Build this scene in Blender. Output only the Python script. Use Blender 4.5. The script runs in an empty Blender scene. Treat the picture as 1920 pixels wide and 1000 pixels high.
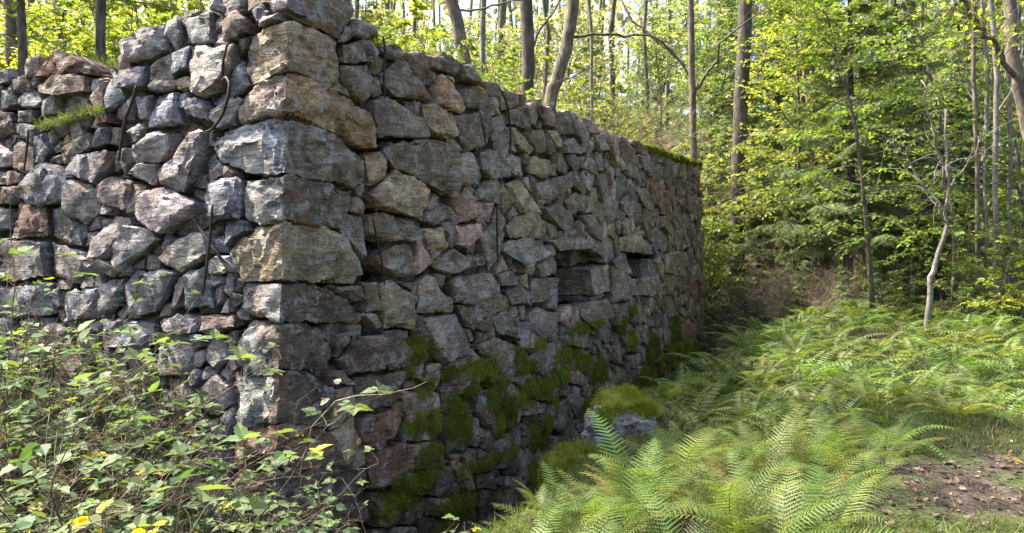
import bpy, bmesh, math, random
import numpy as np
from mathutils import Vector, Matrix, noise
R = math.radians
rnd = random.Random(7)
scene = bpy.context.scene
col = scene.collection

# ------------------------------------------------------------------ camera, sky, sun, exposure
F = 1507.0; PITCH = math.atan(60 / F); EYE = 1.6
cam_d = bpy.data.cameras.new('camera'); cam = bpy.data.objects.new('camera', cam_d); col.objects.link(cam)
cam.location = (0, 0, EYE); cam.rotation_euler = (math.pi / 2 - PITCH, 0, 0)
cam_d.sensor_width = 36; cam_d.lens = F / 1920 * 36; cam_d.clip_end = 600; cam_d.clip_start = 0.05
scene.camera = cam
SUN = Vector((-0.86, 0.30, 1.15)).normalized()
w = bpy.data.worlds.new('World'); scene.world = w; w.use_nodes = True
nt = w.node_tree; bg = nt.nodes['Background']
sk = nt.nodes.new('ShaderNodeTexSky'); sk.sky_type = 'NISHITA'; sk.sun_disc = False
sk.sun_elevation = math.asin(SUN.z); sk.sun_rotation = math.atan2(SUN.x, SUN.y)
sk.air_density = 0.75; sk.dust_density = 5.0; sk.ozone_density = .8
nt.links.new(sk.outputs[0], bg.inputs[0]); bg.inputs[1].default_value = 0.15
sd = bpy.data.lights.new('sun', 'SUN'); sd.energy = 4.6; sd.angle = R(0.6); sd.color = (1.0, 0.93, 0.80)
so = bpy.data.objects.new('sun', sd); col.objects.link(so)
so.rotation_euler = (-SUN).to_track_quat('-Z', 'Y').to_euler(); so.location = (-8, 2, 12)
vs = scene.view_settings; vs.view_transform = 'Standard'; vs.look = 'None'; vs.gamma = 1; vs.exposure = 1.78
cy = scene.cycles; cy.max_bounces = 7; cy.diffuse_bounces = 4; cy.transmission_bounces = 4; cy.glossy_bounces = 2
cy.sample_clamp_indirect = 6; cy.use_denoising = True; cy.caustics_reflective = False; cy.caustics_refractive = False

# ------------------------------------------------------------------ helpers
def ray(px, py):
    x = (px - 960) / F; y = (500 - py) / F
    f = Vector((0, math.cos(PITCH), -math.sin(PITCH))); u = Vector((0, math.sin(PITCH), math.cos(PITCH)))
    return f + Vector((1, 0, 0)) * x + u * y
def at(px, py, Y):
    d = ray(px, py); return Vector((0, 0, EYE)) + d * (Y / d.y)
def tag(o, label=None, cat=None, group=None, kind=None):
    if label: o['label'] = label
    if cat: o['category'] = cat
    if group: o['group'] = group
    if kind: o['kind'] = kind
    return o
def empty(name, loc=(0, 0, 0), rz=0, sc=1):
    o = bpy.data.objects.new(name, None); col.objects.link(o); o.empty_display_size = .2
    o.location = loc; o.rotation_euler = (0, 0, rz); o.scale = (sc, sc, sc); return o
def link(name, me, parent=None, keep=False):
    """keep: mesh is in world coordinates"""
    o = bpy.data.objects.new(name, me); col.objects.link(o)
    if parent:
        o.parent = parent
        if keep: o.matrix_parent_inverse = Matrix.Translation(-Vector(parent.location))
    return o
class MB:
    """collects numpy pieces: verts, polygons, tint per vertex"""
    def __init__(s): s.v = []; s.f = []; s.n = 0; s.t = []
    def add(s, v, faces, tint=0.5):
        v = np.asarray(v, float).reshape(-1, 3)
        s.v.append(v); s.f.append([tuple(i + s.n for i in f) for f in faces]); s.n += len(v)
        s.t.append(np.broadcast_to(np.asarray(tint, float), (len(v),)) if np.ndim(tint) < 2 else tint)
    def scatter(s, tv, tf, mats, pos, tint):
        """tv (k,3), tf list of faces, mats (N,3,3) columns = axes, pos (N,3), tint (N,)"""
        tv = np.asarray(tv, float); k = len(tv); N = len(pos)
        if N == 0: return
        v = np.einsum('nij,kj->nki', mats, tv) + pos[:, None, :]
        base = s.n + np.arange(N) * k
        fl = []
        for f in tf:
            a = np.asarray(f)[None, :] + base[:, None]
            fl.extend(map(tuple, a.tolist()))
        s.f.append(fl); s.v.append(v.reshape(-1, 3)); s.t.append(np.repeat(tint, k)); s.n += N * k
    def tube(s, pts, r, sides=5, tint=0.5, cap=True):
        pts = [Vector(p) for p in pts]; n = len(pts)
        if not hasattr(r, '__len__'): r = [r] * n
        vs_ = []; fs = []; X = None
        for i, p in enumerate(pts):
            d = (pts[min(i + 1, n - 1)] - pts[max(i - 1, 0)]).normalized()
            if X is None: X = d.orthogonal().normalized()
            X = (X - d * X.dot(d)).normalized(); Yv = d.cross(X)
            for k in range(sides):
                a = 2 * math.pi * k / sides; vs_.append(p + (X * math.cos(a) + Yv * math.sin(a)) * r[i])
        for i in range(n - 1):
            for k in range(sides):
                k2 = (k + 1) % sides; fs.append((i * sides + k, i * sides + k2, (i + 1) * sides + k2, (i + 1) * sides + k))
        if cap: fs.append(tuple(range(sides))[::-1]); fs.append(tuple((n - 1) * sides + k for k in range(sides)))
        s.add([tuple(q) for q in vs_], fs, tint)
    def mesh(s, name, mat, smooth=True):
        me = bpy.data.meshes.new(name)
        if s.n == 0: return me
        V = np.concatenate(s.v); F_ = [f for g in s.f for f in g]
        tot = np.fromiter((len(f) for f in F_), int, len(F_))
        loops = np.fromiter((i for f in F_ for i in f), int, int(tot.sum()))
        me.vertices.add(len(V)); me.vertices.foreach_set('co', V.ravel())
        me.loops.add(len(loops)); me.loops.foreach_set('vertex_index', loops)
        me.polygons.add(len(F_)); me.polygons.foreach_set('loop_start', np.concatenate(([0], np.cumsum(tot)[:-1])))
        me.polygons.foreach_set('loop_total', tot)
        me.polygons.foreach_set('use_smooth', np.full(len(F_), smooth))
        T = np.concatenate(s.t, axis=0)
        a = me.attributes.new('tint', 'FLOAT', 'POINT'); a.data.foreach_set('value', T.astype(np.float32))
        me.materials.append(mat); me.update(calc_edges=True); me.validate(); return me

# ------------------------------------------------------------------ materials
def new_mat(name):
    m = bpy.data.materials.new(name); m.use_nodes = True; n = m.node_tree; n.nodes.clear(); return m, n
def N(n, t, **kw):
    o = n.nodes.new('ShaderNode' + t)
    for k, v in kw.items():
        if k.startswith('i_'):
            key = k[2:]; key = int(key) if key.isdigit() else key
            o.inputs[key].default_value = v
        else: setattr(o, k, v)
    return o
def mixc(n, fac, a, b, mode='MIX'):
    m = n.nodes.new('ShaderNodeMix'); m.data_type = 'RGBA'; m.blend_type = mode
    for s, v in ((0, fac), (6, a), (7, b)):
        if hasattr(v, 'links') or isinstance(v, bpy.types.NodeSocket): n.links.new(v, m.inputs[s])
        else: m.inputs[s].default_value = v if s == 0 else (*v[:3], 1)
    return m.outputs[2]
def ramp(n, src, stops):
    r = n.nodes.new('ShaderNodeValToRGB'); e = r.color_ramp.elements
    while len(e) < len(stops): e.new(0.5)
    for i, (p, c) in enumerate(stops):
        e[i].position = p; e[i].color = (*c, 1) if hasattr(c, '__len__') else (c, c, c, 1)
    n.links.new(src, r.inputs[0]); return r.outputs[0]
def noise_tex(n, co, scale, detail=4, rough=.55, dist=0):
    t = N(n, 'TexNoise'); t.inputs['Scale'].default_value = scale; t.inputs['Detail'].default_value = detail
    t.inputs['Roughness'].default_value = rough; t.inputs['Distortion'].default_value = dist
    if co is not None: n.links.new(co, t.inputs['Vector'])
    return t.outputs['Fac']
def math_(n, op, a, b=0.0):
    m = N(n, 'Math', operation=op)
    for i, v in enumerate((a, b)):
        if isinstance(v, bpy.types.NodeSocket): n.links.new(v, m.inputs[i])
        else: m.inputs[i].default_value = v
    return m.outputs[0]
def stone_mat():
    m, n = new_mat('weathered granite'); L = n.links
    out = N(n, 'OutputMaterial'); b = N(n, 'BsdfPrincipled'); L.new(b.outputs[0], out.inputs[0])
    geo = N(n, 'NewGeometry'); co = geo.outputs['Position']
    at_ = N(n, 'Attribute', attribute_name='col'); c = at_.outputs['Color']
    big = noise_tex(n, co, 3.5, 5, .6, .6)
    c = mixc(n, 1, c, ramp(n, big, [(.28, .42), (.5, .95), (.70, 1.7)]), 'MULTIPLY')
    # veins / bands stretched
    mp = N(n, 'Mapping'); mp.inputs['Scale'].default_value = (1.2, 1.2, 5.5); mp.inputs['Rotation'].default_value = (.5, .3, .2); L.new(co, mp.inputs[0])
    band = noise_tex(n, mp.outputs[0], 4.2, 5, .65, 1.2)
    c = mixc(n, .75, c, ramp(n, band, [(.36, .45), (.5, 1.0), (.64, 1.6)]), 'MULTIPLY')
    sp = noise_tex(n, co, 55, 3, .7)
    c = mixc(n, .9, c, ramp(n, sp, [(.35, .62), (.5, 1.0), (.68, 1.5)]), 'MULTIPLY')
    # rust stain
    rs = noise_tex(n, co, 2.1, 4, .6, .8)
    c = mixc(n, math_(n, 'MULTIPLY', ramp(n, rs, [(.50, 0.0), (.66, 1.0)]), .50), c, (.26, .145, .06))
    # pale lichen
    li = noise_tex(n, co, 8.5, 6, .72, .3)
    c = mixc(n, math_(n, 'MULTIPLY', ramp(n, li, [(.54, 0.0), (.60, 1.0)]), .55), c, (.46, .47, .44))
    dk = noise_tex(n, co, 6.3, 5, .7, .5)
    c = mixc(n, math_(n, 'MULTIPLY', ramp(n, dk, [(.60, 0.0), (.72, 1.0)]), .55), c, (.035, .033, .03))
    # thin green film low on the wall
    sep = N(n, 'SeparateXYZ'); L.new(co, sep.inputs[0])
    low = N(n, 'MapRange'); L.new(sep.outputs[2], low.inputs[0]); low.inputs[1].default_value = 1.3; low.inputs[2].default_value = -.2
    low.inputs[3].default_value = 0; low.inputs[4].default_value = 1
    sx = N(n, 'MapRange'); L.new(sep.outputs[0], sx.inputs[0]); sx.inputs[1].default_value = -1.5; sx.inputs[2].default_value = -.7
    gm = noise_tex(n, co, 2.6, 5, .65)
    g = math_(n, 'MULTIPLY', math_(n, 'MULTIPLY', ramp(n, gm, [(.46, 0.0), (.60, 1.0)]), low.outputs[0]), sx.outputs[0])
    c = mixc(n, math_(n, 'MULTIPLY', g, .6), c, (.055, .075, .018))
    L.new(c, b.inputs['Base Color']); b.inputs['Roughness'].default_value = .82
    b.inputs['Specular IOR Level'].default_value = .35
    b1 = N(n, 'Bump'); b1.inputs['Strength'].default_value = .9; b1.inputs['Distance'].default_value = .05
    mixh = math_(n, 'ADD', math_(n, 'MULTIPLY', noise_tex(n, co, 14, 6, .7, .4), 1.0), math_(n, 'MULTIPLY', band, .9))
    L.new(mixh, b1.inputs['Height'])
    b2 = N(n, 'Bump'); b2.inputs['Strength'].default_value = .3; b2.inputs['Distance'].default_value = .006
    L.new(sp, b2.inputs['Height']); L.new(b1.outputs[0], b2.inputs['Normal']); L.new(b2.outputs[0], b.inputs['Normal'])
    return m
def leaf_mat(name, c1, c2, trans, yellow=None, tw=.45, rough=.5, spread=.10):
    """c1..c2 by per-leaf tint; object random shifts hue"""
    m, n = new_mat(name); L = n.links; out = N(n, 'OutputMaterial')
    t = N(n, 'Attribute', attribute_name='tint').outputs['Fac']
    oi = N(n, 'ObjectInfo')
    c = ramp(n, t, [(0, c1), (.85, c2), (1, yellow or c2)])
    k = trans
    hs = N(n, 'HueSaturation'); L.new(c, hs.inputs['Color'])
    hv = math_(n, 'ADD', math_(n, 'MULTIPLY', oi.outputs['Random'], spread * .5), .5 - spread * .25); L.new(hv, hs.inputs['Hue'])
    vv = math_(n, 'ADD', math_(n, 'MULTIPLY', math_(n, 'FRACT', math_(n, 'MULTIPLY', oi.outputs['Random'], 7.3)), .5), .75); L.new(vv, hs.inputs['Value'])
    cc = hs.outputs[0]
    b = N(n, 'BsdfPrincipled'); L.new(cc, b.inputs['Base Color']); b.inputs['Roughness'].default_value = rough
    b.inputs['Specular IOR Level'].default_value = .4
    tr = N(n, 'BsdfTranslucent'); L.new(mixc(n, 1, cc, k, 'MULTIPLY'), tr.inputs['Color'])
    mx = N(n, 'MixShader'); mx.inputs[0].default_value = tw; L.new(b.outputs[0], mx.inputs[1]); L.new(tr.outputs[0], mx.inputs[2])
    L.new(mx.outputs[0], out.inputs[0]); return m
def bark_mat(name, c1, c2, scale=9, zs=.25, white=False):
    m, n = new_mat(name); L = n.links; out = N(n, 'OutputMaterial'); b = N(n, 'BsdfPrincipled'); L.new(b.outputs[0], out.inputs[0])
    tc = N(n, 'TexCoord'); mp = N(n, 'Mapping'); mp.inputs['Scale'].default_value = (1, 1, zs if not white else 2.5); L.new(tc.outputs['Object'], mp.inputs[0])
    f = noise_tex(n, mp.outputs[0], scale * 2, 6, .7, .5); g = noise_tex(n, tc.outputs['Object'], 3, 4)
    c = ramp(n, f, [(.38, c1), (.60, c2)]) if not white else ramp(n, f, [(.36, c1), (.44, c2)])
    c = mixc(n, 1, c, ramp(n, g, [(.3, .6), (.7, 1.35)]), 'MULTIPLY')
    L.new(c, b.inputs['Base Color']); b.inputs['Roughness'].default_value = .9
    bp = N(n, 'Bump'); bp.inputs['Strength'].default_value = .8; bp.inputs['Distance'].default_value = .02; L.new(f, bp.inputs['Height']); L.new(bp.outputs[0], b.inputs['Normal'])
    return m
def simple_mat(name, c1, c2, scale=8, rough=.9, bump=.02, c3=None):
    m, n = new_mat(name); L = n.links; out = N(n, 'OutputMaterial'); b = N(n, 'BsdfPrincipled'); L.new(b.outputs[0], out.inputs[0])
    co = N(n, 'NewGeometry').outputs['Position']; f = noise_tex(n, co, scale, 6, .7, .3)
    c = ramp(n, f, [(.38, c1), (.62, c2)])
    if c3: c = mixc(n, ramp(n, noise_tex(n, co, scale * .22, 4, .6), [(.45, 0.0), (.58, 1.0)]), c, c3)
    c = mixc(n, .8, c, ramp(n, noise_tex(n, co, scale * 7, 3, .7), [(.35, .5), (.65, 1.5)]), 'MULTIPLY')
    L.new(c, b.inputs['Base Color']); b.inputs['Roughness'].default_value = rough; b.inputs['Specular IOR Level'].default_value = .2
    bp = N(n, 'Bump'); bp.inputs['Strength'].default_value = .9; bp.inputs['Distance'].default_value = bump; L.new(f, bp.inputs['Height']); L.new(bp.outputs[0], b.inputs['Normal'])
    return m
M_STONE = stone_mat()
M_CORE = simple_mat('dark rubble and soil', (.022, .019, .016), (.06, .052, .043), 7, .95, .06)
M_SOIL = simple_mat('forest soil', (.026, .020, .016), (.085, .068, .052), 5, .95, .04, c3=(.05, .075, .02))
M_MOSS = leaf_mat('moss', (.11, .13, .016), (.27, .30, .028), (1.2, 1.2, .6), tw=.3, rough=.8, spread=.05)
M_IRON = simple_mat('rusty iron', (.018, .015, .014), (.05, .032, .022), 30, .6, .003)
M_LEAF = leaf_mat('broad leaves', (.08, .12, .03), (.18, .235, .055), (1.9, 1.85, 1.0), yellow=(.24, .26, .03))
M_LIME = leaf_mat('lime green leaves', (.14, .19, .03), (.26, .31, .05), (1.9, 1.85, 1.0), yellow=(.40, .37, .06), tw=.5)
M_DEEP = leaf_mat('spruce needles', (.05, .085, .035), (.15, .20, .075), (1.8, 1.8, .7), tw=.25, rough=.6, spread=.06)
M_PALE = leaf_mat('pale distant foliage', (.14, .18, .07), (.30, .33, .17), (1.8, 1.7, 1.0), tw=.45)
M_FERN = leaf_mat('fern fronds', (.06, .115, .028), (.165, .215, .042), (1.8, 1.65, .7), yellow=(.30, .30, .06), tw=.38, rough=.52, spread=.15)
M_BRAM = leaf_mat('bramble leaves', (.065, .11, .045), (.16, .22, .09), (1.8, 1.8, .7), yellow=(.38, .34, .04), tw=.40, rough=.6, spread=.10)
M_GRASS = leaf_mat('grass blades', (.07, .11, .02), (.18, .22, .05), (1.7, 1.6, .8), yellow=(.32, .27, .12), tw=.35)
M_LITTER = leaf_mat('dead leaves', (.06, .038, .028), (.17, .12, .085), (1.3, 1.1, .8), yellow=(.27, .22, .16), tw=.15, rough=.8)
M_YEL = leaf_mat('yellow leaves', (.45, .36, .02), (.60, .46, .03), (1.5, 1.3, .7), tw=.4)
M_BARK = bark_mat('grey brown bark', (.06, .048, .035), (.20, .165, .125))
M_BARKD = bark_mat('dark spruce bark', (.036, .031, .026), (.115, .098, .08))
M_BIRCH = bark_mat('pale smooth bark', (.06, .05, .042), (.20, .18, .155), 5, white=True)
M_TWIG = bark_mat('dry twigs', (.20, .145, .10), (.45, .35, .25), 20)
M_CANE = bark_mat('bramble canes', (.085, .058, .04), (.20, .15, .105), 20)

# ------------------------------------------------------------------ ground
C0 = Vector((-1.515, 5.5, 3.12))
dR = Vector((.446, .895, 0)).normalized(); NR = Vector((dR.y, -dR.x, 0)); dL = -NR; NL = -dR
BL, BR = .10, .045
def sm(a, b, x):
    t = min(1, max(0, (x - a) / (b - a))); return t * t * (3 - 2 * t)
def ground(x, y):
    rx, ry = x - C0.x, y - C0.y
    a = rx * NR.x + ry * NR.y; b = rx * NL.x + ry * NL.y; t = -b     # a>0 right of right face, b>0 in front of left face
    nz = noise.noise(Vector((x * .45, y * .45, 3))) * .16 + noise.noise(Vector((x * 1.9, y * 1.9, 9))) * .05
    g = nz + max(0, y - 19) * .02 + max(0, x - 5) * .03 + .30 * sm(6.5, 12.5, y) * sm(.5, 3, a)
    bottom = -1.3 + .05 * max(0, t)
    dw = (1 - sm(1.0, 1.9, a)) * sm(-.9, .1, a) * (1 - sm(.3, 1.8, b)) * (1 - sm(13, 17, t))
    g = g * (1 - dw) + (bottom + nz * .5) * dw
    if a < 0 and b > 0: g += .15 * (1 - sm(0, 3, b))
    pl = sm(-.55, -.85, a) if False else sm(.6, .95, -a) * sm(.6, .95, -b) * (1 - sm(11.6, 15.5, t))
    return g * (1 - pl) + (2.95 + nz * .5) * pl
def axis(lo, hi, f0, f1, fine, coarse):
    v = [f0]
    while v[-1] < f1: v.append(v[-1] + fine)
    s = fine
    while v[-1] < hi: s = min(coarse, s * 1.25); v.append(v[-1] + s)
    s = fine; u = [f0]
    while u[-1] > lo: s = min(coarse, s * 1.25); u.append(u[-1] - s)
    return u[:0:-1] + v
xs = axis(-160, 160, -6, 9, .1, 8); ys = axis(-60, 220, 1, 19, .1, 8)
mb = MB()
mb.add([(x, y, ground(x, y)) for y in ys for x in xs],
       [(j * len(xs) + i, j * len(xs) + i + 1, (j + 1) * len(xs) + i + 1, (j + 1) * len(xs) + i) for j in range(len(ys) - 1) for i in range(len(xs) - 1)])
tag(link('ground', mb.mesh('ground', M_SOIL)), kind='structure')
def pixground(px, py, dz=0):
    d = ray(px, py); o = Vector((0, 0, EYE)); k = 1.5
    while k < 90:
        p = o + d * k
        if p.z <= ground(p.x, p.y) + dz: return p
        k += .04
    return None

# ------------------------------------------------------------------ the stone wall
def fw(face, s, h, out=0):
    """wall coordinates (s along, h down from the top) to world"""
    d, n, b = (dL, NL, BL) if face == 'L' else (dR, NR, BR)
    return C0 + d * s + n * (b * h + out) + Vector((0, 0, -h))
def pw(face, px, py):
    d, n, b = (dL, NL, BL) if face == 'L' else (dR, NR, BR)
    pn = (n + Vector((0, 0, b)))           # plane normal: dn = n*b - z ; normal = n + b z
    r = ray(px, py); k = (C0 - Vector((0, 0, EYE))).dot(pn) / r.dot(pn)
    P = Vector((0, 0, EYE)) + r * k; q = P - C0
    return (q.dot(d), -q.z)
def s_corner(face, h): return -(BR if face == 'L' else BL) * h
PAL = dict(g=(.235, .235, .24), b=(.235, .26, .315), l=(.37, .345, .355), p=(.33, .245, .22), t=(.31, .25, .175), o=(.37, .255, .145),
           r=(.20, .115, .08), d=(.145, .12, .10), w=(.40, .385, .34), y=(.255, .215, .145), n=(.19, .17, .15), v=(.225, .20, .20))
PAL = {k: tuple((x * .85 + sum(v) / 3 * .15) * 1.18 * q for x, q in zip(v, (1.03, 1, .95))) for k, v in PAL.items()}
WARM = dict(g='n', b='g', l='v', v='v', p='p', w='t')  # browner picks for the right face, partly warm bounce light put into colour
wall_base = fw('R', 1.0, 4.2); WALL = empty('stone_wall', (C0.x, C0.y, -1.2))
tag(WALL, 'tall rough dry-laid rubble stone wall with a sharp corner and moss on its lower courses', 'stone wall')
ALLST = []
def carve(bm, L, amp, seed, smooth=1):
    for _ in range(5):
        es = [e for e in bm.edges if e.calc_length() > L]
        if not es: break
        bmesh.ops.subdivide_edges(bm, edges=es, cuts=1, use_grid_fill=False)
        bmesh.ops.triangulate(bm, faces=[f for f in bm.faces if len(f.verts) > 3])
    for _ in range(smooth): bmesh.ops.smooth_vert(bm, verts=bm.verts, factor=.12, use_axis_x=True, use_axis_y=True, use_axis_z=True)
    bm.normal_update(); off = Vector((seed * 7.13 % 50, seed * 3.7 % 50, seed * 1.9 % 50)); mv = []
    for v in bm.verts:
        p = v.co + off
        k = noise.noise(p * 4.5) * .9 + noise.noise(p * 11) * .5 + (abs(noise.noise(p * 6.5)) - .25) * .6 + noise.noise(p * 26) * .25
        q = Vector((p.x * .8 + p.z * .6, p.y, p.z * .8 - p.x * .6)) * 5.5 + noise.noise_vector(p * 3) * 1.1
        k += (noise.cell(q) - .5) * 1.25 + (noise.cell(q * 2.3) - .5) * .45
        mv.append(v.normal * k * amp)
    for v, d in zip(bm.verts, mv): v.co += d
def hull_bm(pts):
    bm = bmesh.new()
    for p in pts: bm.verts.new(p)
    r = bmesh.ops.convex_hull(bm, input=bm.verts)
    dead = [g for g in r['geom_interior'] + r['geom_unused'] if isinstance(g, bmesh.types.BMVert)]
    if dead: bmesh.ops.delete(bm, geom=list(set(dead)), context='VERTS')
    bmesh.ops.triangulate(bm, faces=bm.faces); return bm
def bm_to_mb(bm, store, colr):
    bm.verts.index_update(); ALLST.append((np.array([tuple(v.co) for v in bm.verts]), np.array([tuple(v.index for v in f.verts) for f in bm.faces])))
    store.append(([tuple(v.co) for v in bm.verts], [tuple(v.index for v in f.verts) for f in bm.faces], colr)); bm.free()
def stones_mesh(name, items, mat):
    V = []; Fc = []; Cc = []; n = 0
    for v, f, c in items:
        V += v; Fc += [tuple(i + n for i in q) for q in f]; Cc += [(*q, 1) for q in c] if isinstance(c, list) else [(*c, 1)] * len(v); n += len(v)
    me = bpy.data.meshes.new(name); me.from_pydata(V, [], Fc)
    a = me.attributes.new('col', 'FLOAT_COLOR', 'POINT'); a.data.foreach_set('color', np.array(Cc, np.float32).ravel())
    me.polygons.foreach_set('use_smooth', np.ones(len(me.polygons), bool)); me.materials.append(mat); me.set_sharp_from_angle(angle=R(33)); return me
def jitter(c, r, k=.12):
    q = 1 + r.uniform(-k, k) * 1.4; return tuple(max(.01, x * q * (1 + r.uniform(-k, k) * .35)) for x in c)
def face_stone(face, poly, out=0.0, bulge=.05, depth=.32, seed=0, L=.06, amp=.016):
    r = random.Random(seed); cx = sum(p[0] for p in poly) / len(poly); cy_ = sum(p[1] for p in poly) / len(poly)
    size = max(math.dist(p, (cx, cy_)) for p in poly); bulge = min(bulge, size * .35)
    tx, ty = r.uniform(-.15, .15), r.uniform(-.15, .15)
    pts = []
    for (s, h) in poly:
        e = r.uniform(-.02, .008); pts.append(fw(face, s, h, out + e - bulge * .2))
        q = r.uniform(.74, .98); s2, h2 = cx + (s - cx) * q, cy_ + (h - cy_) * q
        pts.append(fw(face, s2, h2, out + bulge * .35 + (s2 - cx) * tx + (h2 - cy_) * ty + r.uniform(-.022, .018)))
        pts.append(fw(face, cx + (s - cx) * .85, cy_ + (h - cy_) * .85, out - depth))
    for _ in range(2): pts.append(fw(face, cx + r.uniform(-.4, .4) * size, cy_ + r.uniform(-.35, .35) * size, out + bulge * r.uniform(.4, .9)))
    bm = hull_bm(pts); carve(bm, L, amp, seed); return bm
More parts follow.
